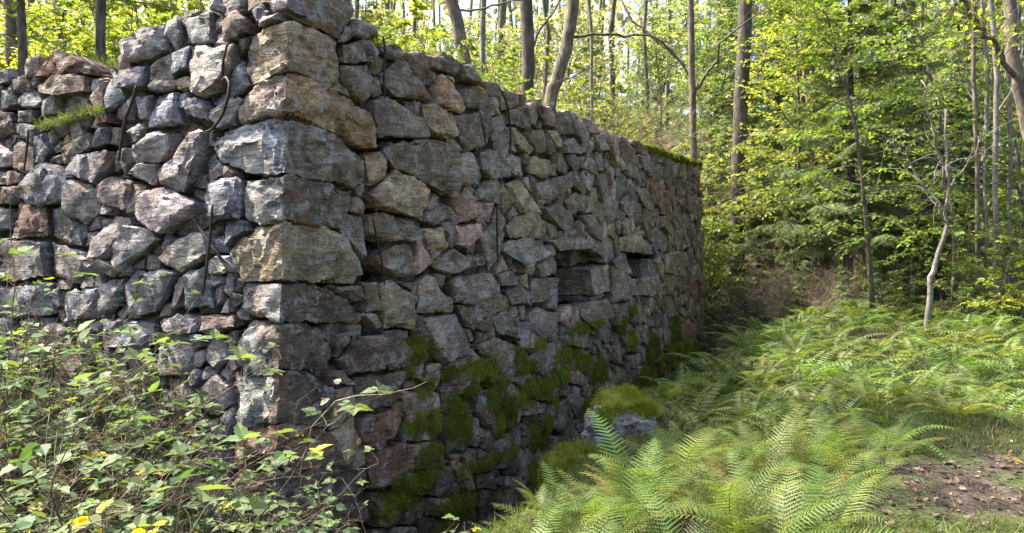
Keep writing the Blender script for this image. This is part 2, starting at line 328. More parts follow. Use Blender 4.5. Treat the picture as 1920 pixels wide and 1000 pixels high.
# stones read from the photograph: face, colour, out(cm), outline
TR = '''
L g 0 342,40 385,18 397,22 399,80 345,82
L p 2 423,33 443,23 465,42 463,63 425,77
L l 0 313,40 333,30 340,60 325,97 311,67
L l 3 232,78 275,58 310,50 314,95 290,108 236,118
L b 4 218,132 283,122 273,163 230,168
L v 0 277,167 288,125 322,98 322,115 328,165 300,172
L b 0 325,103 360,88 354,127 325,143
L t 1 321,155 350,141 362,148 360,167 337,172
L w 5 360,90 440,83 438,130 420,160 390,185 363,170
L v -4 405,-5 453,-8 457,20 420,34
L b 0 470,20 490,10 507,22 480,47
L l 2 488,36 527,25 523,38 490,50
L l 1 500,2 543,-12 545,20 513,25
L b 0 283,200 293,183 330,173 337,233 283,238
L g -2 203,227 217,200 247,177 255,187 247,227
L b 0 350,185 373,187 398,203 390,227 367,223 352,213
L l 0 400,207 440,180 455,187 435,233 410,243 398,223
L l 5 305,342 332,290 372,242 388,250 375,300 353,362 335,362
L d -10 308,300 333,255 345,222 368,236 330,280
L l 1 257,283 283,250 320,247 317,283 300,307 265,303
L l 0 243,325 255,305 290,302 296,330 285,347 255,338
L b 4 130,318 143,297 200,280 218,283 216,305 185,345 165,335 133,325
L g 0 113,290 123,273 167,250 172,277 133,307 117,312
L b 1 174,240 205,238 202,270 175,273
L n -3 205,240 225,242 225,275 204,270
L b 0 67,253 83,250 95,283 77,312 65,300
L g 0 37,187 57,163 80,190 73,202 40,203
L g -2 0,163 20,158 30,190 17,203 0,207
L d 0 0,207 24,210 25,245 0,262
L v -3 28,207 62,207 56,233 30,230
L l 1 82,187 110,180 107,215 83,220
L g 0 -15,135 20,128 22,155 -15,162
L d 0 20,147 53,140 62,172 24,178
L r 3 73,147 107,93 173,127 170,140 107,133
L t 3 73,163 107,137 163,141 167,173 110,179 75,176
L r 0 178,215 203,202 207,230 183,238
L l 0 -10,265 23,290 22,312 -10,320
L g 0 -10,322 43,325 37,345 -10,347
L l 0 257,180 280,177 281,226 262,224
L g 0 233,247 265,233 277,240 253,267 238,270
L v -2 222,287 240,280 246,295 235,325
L g 0 -10,350 37,350 40,365 32,380 -10,388
L b 3 40,357 50,330 83,310 110,308 128,330 127,377 83,387 57,380
L g 0 127,337 170,343 187,357 182,387 187,397 163,420 128,400
L p 3 183,367 190,347 213,333 247,340 250,357 240,397 187,380
L y -3 247,342 270,349 263,397 240,399
L l 6 263,400 273,357 303,352 373,380 375,393 337,413 312,440 267,410
L n -7 315,440 338,415 380,392 400,410 375,430 325,450
L r 1 25,397 40,380 83,387 90,413 90,443 35,442
L g 0 92,390 107,390 160,427 157,467 93,443
L g -2 -10,390 16,390 16,433 -10,437
L l 0 177,453 200,423 213,400 243,407 247,420 223,463 197,487 167,487
L l 4 223,467 247,423 293,430 302,450 267,483 230,507 222,493
L n 0 163,493 200,487 222,500 232,507 213,520 180,509
L w 3 302,483 317,460 373,433 395,432 400,477 343,510 310,493
L b 0 233,533 257,507 293,507 330,513 310,547 290,587 253,593 237,570
L g 0 187,533 230,520 227,577 187,590
L b 1 347,517 383,500 397,533 398,577 343,583
L l -2 330,523 350,515 343,533 333,573 317,582 320,547
L v -3 398,540 417,533 412,565 399,575
L l -3 420,516 436,512 434,560 425,565
L b -1 417,413 455,412 460,433 430,460 420,467
L g 0 293,600 337,587 370,593 367,627 300,622
L v 0 373,593 430,590 443,613 400,632 370,624
L g -2 378,305 392,290 410,317 413,330 385,347
L b 3 383,352 400,340 450,334 451,410 395,410 384,387
L g 0 95,455 160,472 175,500 150,535 95,520
L g 0 0,450 85,450 88,520 0,530
L b 0 10,540 90,530 100,590 20,600
L b 0 110,545 180,540 182,600 115,605
L b 0 200,600 285,600 290,650 205,655
R d 0 642,82 693,75 700,100 693,120 643,117
R v 1 642,123 690,120 702,147 693,180 683,190 657,173 643,147
R n 0 665,37 693,37 707,60 700,75 663,67
R g 1 713,140 740,112 760,120 798,187 787,192 740,180 717,157
R d 0 757,100 793,97 808,127 802,163 787,157 763,117
R o 3 810,170 827,142 850,157 870,200 863,213 813,197
R v 0 703,187 720,180 743,203 793,227 793,257 717,257 702,217
R t 1 787,197 810,197 837,213 853,257 827,263 797,233
R n 0 710,87 733,80 753,103 733,112 713,102
R d 0 803,103 840,97 873,120 857,143 813,130
R n 4 716,285 735,267 790,262 845,273 864,330 852,372 800,345 735,315
R y 0 683,290 713,285 728,305 722,340 695,350
R t 4 693,363 710,343 737,320 773,330 800,357 802,380 783,410 760,400 703,390
R v 1 802,360 847,397 843,410 817,425 795,413
R g 3 687,403 713,400 780,433 777,450 713,455 690,440
R n 0 707,480 743,457 770,457 780,480 777,517 747,520 713,500
R t 0 793,430 830,427 842,460 813,490 800,463
R n 1 808,497 847,467 877,487 873,500 843,517 813,503
R y 3 710,533 727,525 778,557 776,618 717,613
R n 0 750,527 785,530 782,553 757,540
R n 0 787,533 800,515 815,520 838,560 835,585 783,585
R v 2 840,532 852,516 920,512 940,532 935,548 855,568
R d 0 620,537 680,535 685,565 665,568
R l 0 682,590 697,587 713,612 703,620
R g 2 844,220 888,208 902,276 872,282 856,256
R v 0 856,288 880,284 904,332 896,352 864,348
R b 2 900,284 920,280 954,316 954,332 928,336 904,320
R v 0 942,300 960,286 982,296 976,332 956,328
R t 2 986,316 1000,292 1032,300 1038,324 1024,336 990,328
R g 0 1036,288 1056,282 1074,316 1064,328 1044,320
R g 0 864,168 896,160 900,192 884,204 868,192
R d 0 952,208 976,200 992,236 984,246 956,232
R n 0 980,200 1004,192 1016,220 1008,236 992,232
R v 1 1016,196 1032,200 1044,240 1024,236
R t 0 954,240 968,240 1002,284 992,290 964,272
R g 0 984,244 1024,244 1028,284 1012,288 992,268
R t 1 1026,244 1044,248 1056,276 1040,280
R v 1 1056,268 1076,258 1098,284 1094,292 1060,288
R n 0 1040,208 1064,204 1076,248 1048,256
R v 0 1068,208 1088,216 1108,260 1096,268 1080,252
R v 0 1092,316 1104,288 1120,320 1112,328
R v 0 1112,252 1132,252 1146,284 1124,284
R l 1 1170,316 1184,296 1200,316 1196,336 1176,332
R l 1 1202,292 1216,288 1228,320 1220,334 1208,320
R t 2 948,344 976,336 1016,400 1012,408 976,400
R v 0 1004,344 1028,336 1044,372 1024,380 1006,368
R n 0 1034,336 1060,328 1066,348 1048,372
R n 0 1072,332 1080,320 1104,360 1096,366 1072,346
R n 0 892,356 928,336 940,356 936,384 896,376
R p 0 848,372 872,356 896,380 894,412 864,416
R g 0 1016,392 1048,380 1080,408 1076,428 1056,432 1024,408
R g 0 1060,374 1080,360 1104,370 1096,398 1072,402
R g 1 1084,404 1112,400 1130,428 1128,452 1104,436
R b 2 1130,380 1144,364 1164,380 1162,412 1140,420 1132,404
R l 0 1164,380 1176,368 1200,384 1192,398 1168,394
R t 2 948,424 960,408 1016,416 1028,436 1012,448 956,448
R g 0 1192,352 1212,352 1230,392 1216,396
R n 0 868,120 884,120 896,160 872,148
R v 0 900,152 932,156 940,188 916,180
R d 0 896,208 912,204 920,252 908,276
R p 0 854,424 896,420 902,436 876,464 852,460
R g 0 872,476 908,480 912,496 880,508
R b 5 938,472 948,450 980,450 1022,472 1018,484 972,480
R n 0 972,488 992,482 1008,496 1000,516 976,512
R v 0 1010,492 1038,478 1044,496 1042,516 1016,520
R v 2 992,532 1000,520 1040,520 1042,544 1024,568 996,570
R n 0 934,516 960,506 974,520 968,536 944,536
R n 0 948,548 968,532 990,544 988,572 960,572
R v 3 795,597 855,587 882,648 878,664 830,688 815,670
R n 0 856,572 892,568 920,600 916,624 876,616
R n 0 922,596 948,584 972,616 976,644 932,624
R v 1 992,588 1008,576 1048,588 1046,624 1024,640 996,620
R g 3 1080,572 1136,558 1140,592 1120,604 1086,592
R g 5 1142,500 1174,520 1174,562 1142,568
R g 5 1142,570 1174,566 1170,650 1144,604
R g 1 1148,490 1164,476 1178,512 1160,512
R t 0 1162,444 1200,436 1214,456 1208,476 1164,472
R n 1 1200,524 1232,516 1236,540 1220,556 1180,554
R g 0 1052,632 1076,624 1120,632 1112,656 1056,648
R g 1 1016,648 1040,640 1048,676 1022,706 992,696 996,668
R n 0 892,648 932,632 968,656 968,696 952,716 928,680
R t 0 1176,660 1188,620 1200,640 1192,660
R t 0 1146,648 1166,660 1166,688 1152,680
R v 0 1172,668 1200,664 1204,684 1184,692
R n 0 1224,616 1244,616 1248,648 1232,684
R t 0 1064,696 1100,704 1096,728 1072,720
R y 2 1246,474 1284,472 1292,496 1276,520 1248,512
R d 4 640,676 672,632 732,622 758,660 756,688 650,702
R r 3 672,788 736,764 758,776 740,816 700,840 676,828
R p 0 756,736 828,736 832,772 768,792
R r 2 692,848 760,828 762,880 740,916 696,920
R y 1 764,832 832,830 832,876 768,882
R w 0 840,864 872,872 886,920 876,924
R d 0 665,706 756,694 740,755 672,775
R g 0 892,888 928,884 928,920 896,916
R v 0 948,896 976,892 976,952 948,952
R g 0 1028,820 1056,816 1056,848 1036,856
R g 0 1036,760 1060,748 1076,788 1052,812 1028,800
R v 0 984,748 1032,756 1024,776 976,780
R r 0 844,704 888,696 896,732 856,740
R g 0 880,816 908,824 904,840 876,836
R n 0 796,936 836,932 828,972 800,968
R d 0 700,925 780,930 785,985 705,990
'''
QU = [  # corner blocks: colour, left-face outline, right-face outline
 ('n', [(505, -12), (545, -28), (545, 30), (520, 26)], [(545, -28), (650, -28), (664, 20), (640, 70), (600, 52), (545, 30)]),
 ('t', [(455, 88), (475, 62), (547, 40), (548, 127), (500, 142), (470, 163), (456, 122)], [(547, 40), (595, 57), (637, 80), (638, 148), (625, 165), (570, 145), (548, 127)]),
 ('p', [(440, 200), (480, 157), (547, 133), (547, 207), (490, 220), (443, 235)], [(547, 133), (600, 155), (640, 175), (690, 200), (712, 235), (714, 277), (690, 275), (610, 243), (547, 214)]),
 ('b', [(400, 255), (445, 240), (546, 219), (546, 326), (475, 330), (430, 315), (402, 285)], [(546, 219), (600, 240), (640, 255), (682, 300), (680, 345), (665, 352), (610, 335), (546, 323)]),
 ('g', [(455, 336), (545, 330), (540, 412), (487, 425), (456, 415)], [(545, 330), (600, 335), (663, 358), (667, 375), (645, 430), (600, 422), (540, 412)]),
 ('y', [(430, 475), (460, 447), (540, 417), (535, 527), (460, 530), (440, 510)], [(540, 417), (590, 417), (650, 440), (675, 475), (680, 515), (665, 530), (600, 527), (535, 527)]),
 ('g', [(452, 548), (465, 535), (534, 531), (528, 602), (475, 598), (455, 575)], [(534, 531), (600, 535), (655, 570), (680, 592), (673, 608), (610, 604), (528, 602)]),
 ('g', [(432, 660), (445, 617), (528, 609), (522, 699), (450, 708)], [(528, 609), (610, 625), (628, 650), (620, 690), (590, 699), (522, 699)]),
 ('g', [(430, 717), (522, 706), (516, 792), (440, 802)], [(522, 706), (600, 706), (625, 730), (622, 802), (516, 792)]),
 ('r', [(440, 810), (515, 798), (512, 874), (440, 884)], [(515, 798), (625, 812), (640, 874), (600, 884), (512, 874)]),
 ('d', [(430, 892), (512, 882), (508, 980), (430, 990)], [(512, 882), (690, 885), (692, 980), (600, 1000), (508, 980)]),
 ('d', [(430, 1000), (508, 990), (504, 1090), (430, 1100)], [(508, 990), (690, 1000), (692, 1090), (600, 1100), (504, 1090)]),
]
TOPS = {'L': [(-420, 130), (-60, 125), (40, 118), (75, 97), (107, 92), (175, 125), (180, 152), (214, 152), (220, 130), (230, 78), (275, 55), (312, 38), (340, 22), (375, 8), (410, -10), (545, -30)],
        'R': [(545, -30), (650, -28), (664, 20), (700, 40), (727, 82), (800, 92), (870, 112), (900, 148), (950, 165), (1040, 195), (1090, 213), (1150, 250), (1235, 277), (1270, 290), (1317, 305)]}
def top_h(face, s):
    p = TOPW[face]
    if s <= p[0][0]: return p[0][1]
    for a, b in zip(p, p[1:]):
        if s <= b[0]: return a[1] + (b[1] - a[1]) * (s - a[0]) / max(1e-6, b[0] - a[0])
    return p[-1][1]
TOPW = {f: sorted(pw(f, *q) for q in TOPS[f]) for f in 'LR'}
SEND = {'L': 6.5, 'R': pw('R', 1317, 400)[0]}
def cpoly(poly):
    """convex hull order of a 2D outline"""
    P = sorted(poly)
    def half(P):
        o = []
        for p in P:
            while len(o) > 1 and (o[-1][0] - o[-2][0]) * (p[1] - o[-2][1]) - (o[-1][1] - o[-2][1]) * (p[0] - o[-2][0]) <= 0: o.pop()
            o.append(p)
        return o[:-1]
    return half(P) + half(P[::-1])
def clip(poly, nx, ny, c):
    """keep nx*x+ny*y<=c"""
    o = []
    for i in range(len(poly)):
        a, b = poly[i], poly[(i + 1) % len(poly)]; da = nx * a[0] + ny * a[1] - c; db = nx * b[0] + ny * b[1] - c
        if da <= 0: o.append(a)
        if da * db < 0: t = da / (da - db); o.append((a[0] + (b[0] - a[0]) * t, a[1] + (b[1] - a[1]) * t))
    return o
def area(p): return abs(sum(p[i][0] * p[(i + 1) % len(p)][1] - p[(i + 1) % len(p)][0] * p[i][1] for i in range(len(p)))) / 2
def shrink(p, g):
    cx = sum(q[0] for q in p) / len(p); cy_ = sum(q[1] for q in p) / len(p); o = []
    for q in p:
        d = math.dist(q, (cx, cy_)); k = max(.6, 1 - g / max(d, 1e-4)); o.append((cx + (q[0] - cx) * k, cy_ + (q[1] - cy_) * k))
    return o
traced = {'L': [], 'R': []}; singles = []
for i, ln in enumerate(TR.strip().splitlines()):
    a = ln.split(); f = a[0]; poly = cpoly([pw(f, *map(float, q.split(','))) for q in a[3:]])
    traced[f].append(poly); singles.append((area(poly), f, a[1], float(a[2]) / 100, poly, i))
quoins = []
for c, l, r_ in QU:
    lp = cpoly([pw('L', *q) for q in l]); rp = cpoly([pw('R', *q) for q in r_])
    traced['L'].append(lp); traced['R'].append(rp); quoins.append((c, lp, rp))
# the corner blocks
for i, (c, lp, rp) in enumerate(quoins):
    r = random.Random(900 + i); pts = []
    top = min(p[1] for p in lp + rp); bot = max(p[1] for p in lp + rp)
    for f, P in (('L', lp), ('R', rp)):
        for (s, h) in P:
            sc_ = s_corner(f, h); near = s - sc_ < .06
            s1 = sc_ if near else s
            pts.append(fw(f, s1, h, .012 if near else -.004)); pts.append(fw(f, max(s1, sc_ + .1) * 1.0, h, -.38))
        cx = sum(p[0] for p in P) / len(P); ch = sum(p[1] for p in P) / len(P)
        for k in range(3): pts.append(fw(f, cx + r.uniform(-.12, .12), ch + r.uniform(-.08, .08), r.uniform(.005, .03)))
    pts = [p + Vector((r.uniform(-.014, .014), r.uniform(-.014, .014), r.uniform(-.006, .006))) for p in pts]
    bm = hull_bm(pts); carve(bm, .038, .017, 900 + i, 1)
    st = []; bm_to_mb(bm, st, jitter(PAL[c], r, .06))
    # tint the two faces of a block apart: right browner, part rust stain, part painted bounce light
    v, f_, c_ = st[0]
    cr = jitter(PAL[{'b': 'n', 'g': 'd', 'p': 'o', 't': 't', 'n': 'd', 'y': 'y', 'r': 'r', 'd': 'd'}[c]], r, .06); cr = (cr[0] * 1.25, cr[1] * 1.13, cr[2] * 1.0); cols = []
    for q in v:      # blend grey left to browner right: stain plus side lighting put into colour
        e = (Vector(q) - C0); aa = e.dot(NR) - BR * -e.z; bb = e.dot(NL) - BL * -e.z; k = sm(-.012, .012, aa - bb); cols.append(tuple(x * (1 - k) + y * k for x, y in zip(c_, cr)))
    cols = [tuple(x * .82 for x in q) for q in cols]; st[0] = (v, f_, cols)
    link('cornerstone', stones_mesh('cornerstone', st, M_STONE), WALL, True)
singles.sort(key=lambda x: -x[0])
rest = {'L': [], 'R': []}
for k, (ar, f, c, out, poly, i) in enumerate(singles):
    r = random.Random(100 + i); far = max(p[0] for p in poly) > 4 and f == 'R'
    bm = face_stone(f, shrink(poly, -.010), out + r.uniform(-.01, .02), .05, .34, 100 + i, .085 if far else .045, .0115)
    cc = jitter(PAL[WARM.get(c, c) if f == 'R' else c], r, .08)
    cc = (cc[0] * 1.16, cc[1] * 1.0, cc[2] * .83) if f == 'R' else (cc[0] * .63, cc[1] * .61, cc[2] * .65)  # right face warmed, partly as bounce light painted into the stones
    if k < 100:
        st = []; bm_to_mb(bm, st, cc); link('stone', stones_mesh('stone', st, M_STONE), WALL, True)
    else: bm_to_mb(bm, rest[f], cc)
# niche openings and their inner stones
HOLES = [cpoly([pw('R', *q) for q in h]) for h in ([(1046, 472), (1104, 468), (1140, 490), (1148, 548), (1112, 572), (1048, 574)], [(1178, 478), (1240, 478), (1238, 522), (1182, 524)],
                                                   [(692, 462), (706, 470), (712, 520), (690, 520)])]
def jamb(c, pl, depth, seed, out=.0):
    P = cpoly([pw('R', *q) for q in pl]); pts = []
    for (a_, h_) in P: pts += [fw('R', a_, h_, out), fw('R', a_ + .02, h_, out - depth)]
    bm = hull_bm(pts); carve(bm, .05, .009, seed); st = []; bm_to_mb(bm, st, PAL[c]); link('niche_stone', stones_mesh('niche_stone', st, M_STONE), WALL, True)
jamb('t', [(1104, 506), (1139, 494), (1148, 543), (1112, 555)], .55, 1, .02)
jamb('d', [(1100, 468), (1128, 464), (1138, 488), (1100, 500)], .62, 2, -.22)  # dark colour paints the opening's shade onto this stone
jamb('n', [(1110, 558), (1134, 548), (1138, 556), (1112, 570)], .5, 4, -.02)
jamb('d', [(1215, 486), (1240, 490), (1238, 518), (1214, 520)], .55, 3)
st = []; bm_to_mb(face_stone('R', cpoly([pw('R', *q) for q in [(1024, 453), (1106, 450), (1110, 466), (1040, 471)]]), .09, .03, .4, 5, .06, .008), st, PAL['t'])
link('lintel', stones_mesh('lintel', st, M_STONE), WALL, True)
traced['R'].append(cpoly([pw('R', *q) for q in [(1024, 453), (1106, 450), (1110, 466), (1040, 471)]]))
# filler stones: Voronoi cells in what is left, largest first
def sep_clip(poly, seed, T):
    best = None
    for j in range(len(T)):
        a, b = T[j], T[(j + 1) % len(T)]; ex, ey = b[0] - a[0], b[1] - a[1]; l = math.hypot(ex, ey)
        if l < 1e-6: continue
        nx, ny = ey / l, -ex / l
        d = (seed[0] - a[0]) * nx + (seed[1] - a[1]) * ny
        if best is None or d > best[0]: best = (d, nx, ny, a)
    if best is None or best[0] <= 0: return None
    d, nx, ny, a = best; return clip(poly, -nx, -ny, -(a[0] * nx + a[1] * ny))
def polydist(seed, T):
    """>0 outside"""
    inside = True; m = 9
    for j in range(len(T)):
        a, b = T[j], T[(j + 1) % len(T)]; ex, ey = b[0] - a[0], b[1] - a[1]; l2 = ex * ex + ey * ey
        if l2 < 1e-9: continue
        t = min(1, max(0, ((seed[0] - a[0]) * ex + (seed[1] - a[1]) * ey) / l2)); m = min(m, math.dist(seed, (a[0] + ex * t, a[1] + ey * t)))
        if ex * (seed[1] - a[1]) - ey * (seed[0] - a[0]) < 0: inside = False
    return -m if inside else m
def fillers(face, T, passes, hmax, s0, s1, hole, seedv, aspect=1.0):
    r = random.Random(seedv); seeds = []
    for dmin, tries in passes:
        for _ in range(tries):
            s = r.uniform(s0, s1); h = r.uniform(-.3, hmax)
            if h < top_h(face, s) + dmin * .35 or s < s_corner(face, h) + .05: continue
            p = (s, h)
            if any(math.hypot(p[0] - q[0], (p[1] - q[1]) * 1.25) < (dmin + q[2]) * .5 for q in seeds): continue
            if any(polydist(p, t) < dmin * .33 for t in T if abs(t[0][0] - s) < 1.2): continue
            if any(polydist(p, t) < .05 for t in hole): continue
            seeds.append((s, h, dmin))
    cells = []
    for i, (s, h, d) in enumerate(seeds):
        k = d * .85; P = [(s - k, h - k), (s + k, h - k), (s + k, h + k), (s - k, h + k)]
        P = clip(P, 0, -1, -(top_h(face, s) + .0)); P = clip(P, -1, 0, -(s_corner(face, h) + .02)); P = clip(P, 1, 0, s1 + .02)
        for j, (s2, h2, d2) in enumerate(seeds):
            if i == j or math.hypot(s - s2, h - h2) > d + d2 + .2: continue
            dx, dy = s2 - s, h2 - h; wt = d / (d + d2); c = dx * (s + dx * wt) + dy * (h + dy * wt); P = clip(P, dx, dy, c)
            if len(P) < 3: break
        for t in T + hole:
            if len(P) < 3: break
            if abs(t[0][0] - s) > 1.6: continue
            q = sep_clip(P, (s, h), t)
            if q is None: P = []; break
            P = q
        if len(P) >= 3 and area(P) > .0012: cells.append((P, d))
    return cells
mixL = ['g', 'g', 'b', 'b', 'l', 'v', 'n', 't']; mixR = ['n', 'n', 'v', 'n', 't', 'd', 'v', 'p', 'y', 'd', 'n', 'g']
for face, mix, passes, hm in (('L', mixL, [(.42, 600), (.29, 1500), (.18, 4000), (.09, 8000)], 3.4), ('R', mixR, [(.44, 1200), (.31, 3500), (.20, 8000), (.11, 12000)], 4.6)):
    r = random.Random(31)
    for i, (P, d) in enumerate(fillers(face, traced[face], passes, hm, -.3, SEND[face], HOLES if face == 'R' else [], 11)):
        s = P[0][0]; h = P[0][1]
        out = r.uniform(-.03, .02) if d > .12 else r.uniform(-.05, 0)
        far = face == 'R' and s > 4
        c = r.choice(mix if not (face == 'R' and s > 8.2) else ['d', 'n', 'y', 'd', 'n', 'r'])
        L = .1 if (far or h > 3.6) else .06
        bm = face_stone(face, shrink(P, .001), out, .04, .22, 3000 + i, L, .010); q = jitter(PAL[c], r, .15); bm_to_mb(bm, rest[face], (q[0] * 1.08, q[1] * .93, q[2] * .78) if face == 'R' else (q[0] * .68, q[1] * .65, q[2] * .67))  # right-hand fillers carry the same painted warmth
    # a second, deeper layer seen through the gaps
    r2 = random.Random(5)
    s = -.1
    while s < SEND[face] - .1:
        h = top_h(face, s) + .14
        while h < hm:
            k = r2.uniform(.13, .2); a0 = r2.uniform(0, 6)
            if not (face == 'R' and any(polydist((s, h), t) < .20 for t in HOLES)):
                P = [(s + math.cos(a0 + q * 1.05) * k * r2.uniform(.8, 1.1), h + math.sin(a0 + q * 1.05) * k * r2.uniform(.6, .9)) for q in range(6)]
                if min(p[0] for p in P) > .06:
                    bm = face_stone(face, P, -.13 + r2.uniform(-.03, .03), .04, .15, 8000 + int(s * 50 + h * 300), .2, .01); bm_to_mb(bm, rest[face], jitter(PAL['d'], r2, .2))
            h += r2.uniform(.2, .3)
        s += .27
for f in 'LR':
    tag(link('rubble_stones', stones_mesh('rubble_stones', rest[f], M_STONE), WALL, True), kind='stuff')
# core of the wall behind the face stones
def core():
    V = []; Fc = []
    for f in 'LR':
        ss = np.linspace(0.12, SEND[f] - .06, 40); b0 = len(V)
        for s in ss:
            th = top_h(f, s) + .09
            V += [fw(f, s, th, -.62), fw(f, s, 4.6, -.65), fw(f, s, 4.6, -1.3), fw(f, s, th, -1.0)]
        for i in range(len(ss) - 1):
            a = b0 + i * 4; q = a + 4
            for k in range(4):
                k2 = (k + 1) % 4; Fc.append((a + k, a + k2, q + k2, q + k))
        Fc.append((b0, b0 + 3, b0 + 2, b0 + 1)); e = b0 + (len(ss) - 1) * 4; Fc.append((e, e + 1, e + 2, e + 3))
    me = bpy.data.meshes.new('wall_core'); me.from_pydata([tuple(v) for v in V], [], Fc); me.materials.append(M_CORE); return me
link('wall_core', core(), WALL, True)
# stones of the far end face (seen only from the side)
st = []; r = random.Random(77); sE = SEND['R']
for lvl in range(11):
    o = -.1
    while o > -1.1:
        k = r.uniform(.14, .2); cpt = fw('R', sE - .02, top_h('R', sE) + .2 + lvl * .36, o - .1)
        pts = [cpt + dR * r.uniform(-.12, .05) + NR * r.uniform(-k, k) + Vector((0, 0, r.uniform(-k, k))) for _ in range(14)]
        bm = hull_bm(pts); carve(bm, .12, .012, lvl * 9 + int(o * 40)); bm_to_mb(bm, st, jitter(PAL['n'], r, .2)); o -= k * 1.7
link('end_stones', stones_mesh('end_stones', st, M_STONE), WALL, True)
# iron rods
def rod(face, pts, r_=.011, out=.07, taper=False):
    P = [fw(face, *pw(face, *p[:2]), out + (p[2] if len(p) > 2 else 0)) for p in pts]
    # densify with Catmull-Rom
    Q = []
    for i in range(len(P) - 1):
        a, b, c, d = P[max(i - 1, 0)], P[i], P[i + 1], P[min(i + 2, len(P) - 1)]
        for k in range(5):
            t = k / 5; Q.append(.5 * ((2 * b) + (c - a) * t + (2 * a - 5 * b + 4 * c - d) * t * t + (3 * b - a - 3 * c + d) * t ** 3))
    Q.append(P[-1]); m = MB(); m.tube(Q, [r_ * (.9 - .35 * abs(2 * i / (len(Q) - 1) - 1) ** 3) for i in range(len(Q))], 7); link('iron_rod', m.mesh('iron_rod', M_IRON), WALL, True)
rod('L', [(270, 165), (262, 195), (249, 230), (243, 265), (238, 303)], .013)
rod('L', [(443, 85, .02), (437, 120, .03), (430, 152, 0), (442, 150, .03), (453, 165, .05), (450, 195, .06), (438, 222, .05), (418, 243, .03), (393, 248, -.03)], .013, .06)
rod('L', [(415, 383), (410, 450), (404, 500), (397, 550)], .012, .08)
rod('L', [(373, 410), (400, 450), (425, 485), (447, 513)], .013, .05)
rod('L', [(69, 245), (66, 280), (61, 322)], .010)
rod('R', [(685, 410), (693, 450), (702, 490), (707, 535)], .010)
rod('R', [(705, 70), (708, 100), (706, 150), (708, 185)], .012)
rod('R', [(922, 385), (922, 440), (923, 492)], .011, .06)
rod('R', [(925, 165), (940, 200), (946, 250), (945, 292)], .012)
# moss cushions on the wall
from mathutils.bvhtree import BVHTree
MOSS = '800,725,26,18 785,662,28,26 800,790,36,24 858,778,24,38 895,690,28,16 930,735,22,34 950,770,16,30 978,665,13,12 1010,645,16,9 990,735,18,24 1015,728,26,22 1060,665,22,16 1092,682,16,16 1098,612,24,12 1125,692,17,22 1050,705,16,18 845,700,18,12 780,905,48,22 860,945,38,20 1012,815,20,34 1008,880,18,24 800,852,28,14 905,865,34,14 870,795,14,30 1222,655,10,36 1185,582,9,10 1262,660,22,16 1212,705,18,18 770,935,30,16 985,690,14,14 915,705,18,16 940,800,12,28 880,735,20,18 1240,690,20,14 1040,750,12,14 760,700,14,12 1160,610,10,16 1290,655,18,22 840,980,30,20 960,845,14,16 735,940,20,14 1240,286,30,6 1285,300,26,7 715,72,18,9 735,88,12,7 1265,620,10,22 1180,640,9,20 1110,760,20,20 720,960,16,20'
EL = []
for q in MOSS.split():
    x, y, rx, ry = map(float, q.split(',')); c_, h_ = pw('R', x, y); s1, _ = pw('R', x + rx, y); _, h1 = pw('R', x, y + ry); EL.append((c_, h_, abs(s1 - c_) * 1.12, abs(h1 - h_) * 1.12))
EL = np.array(EL)
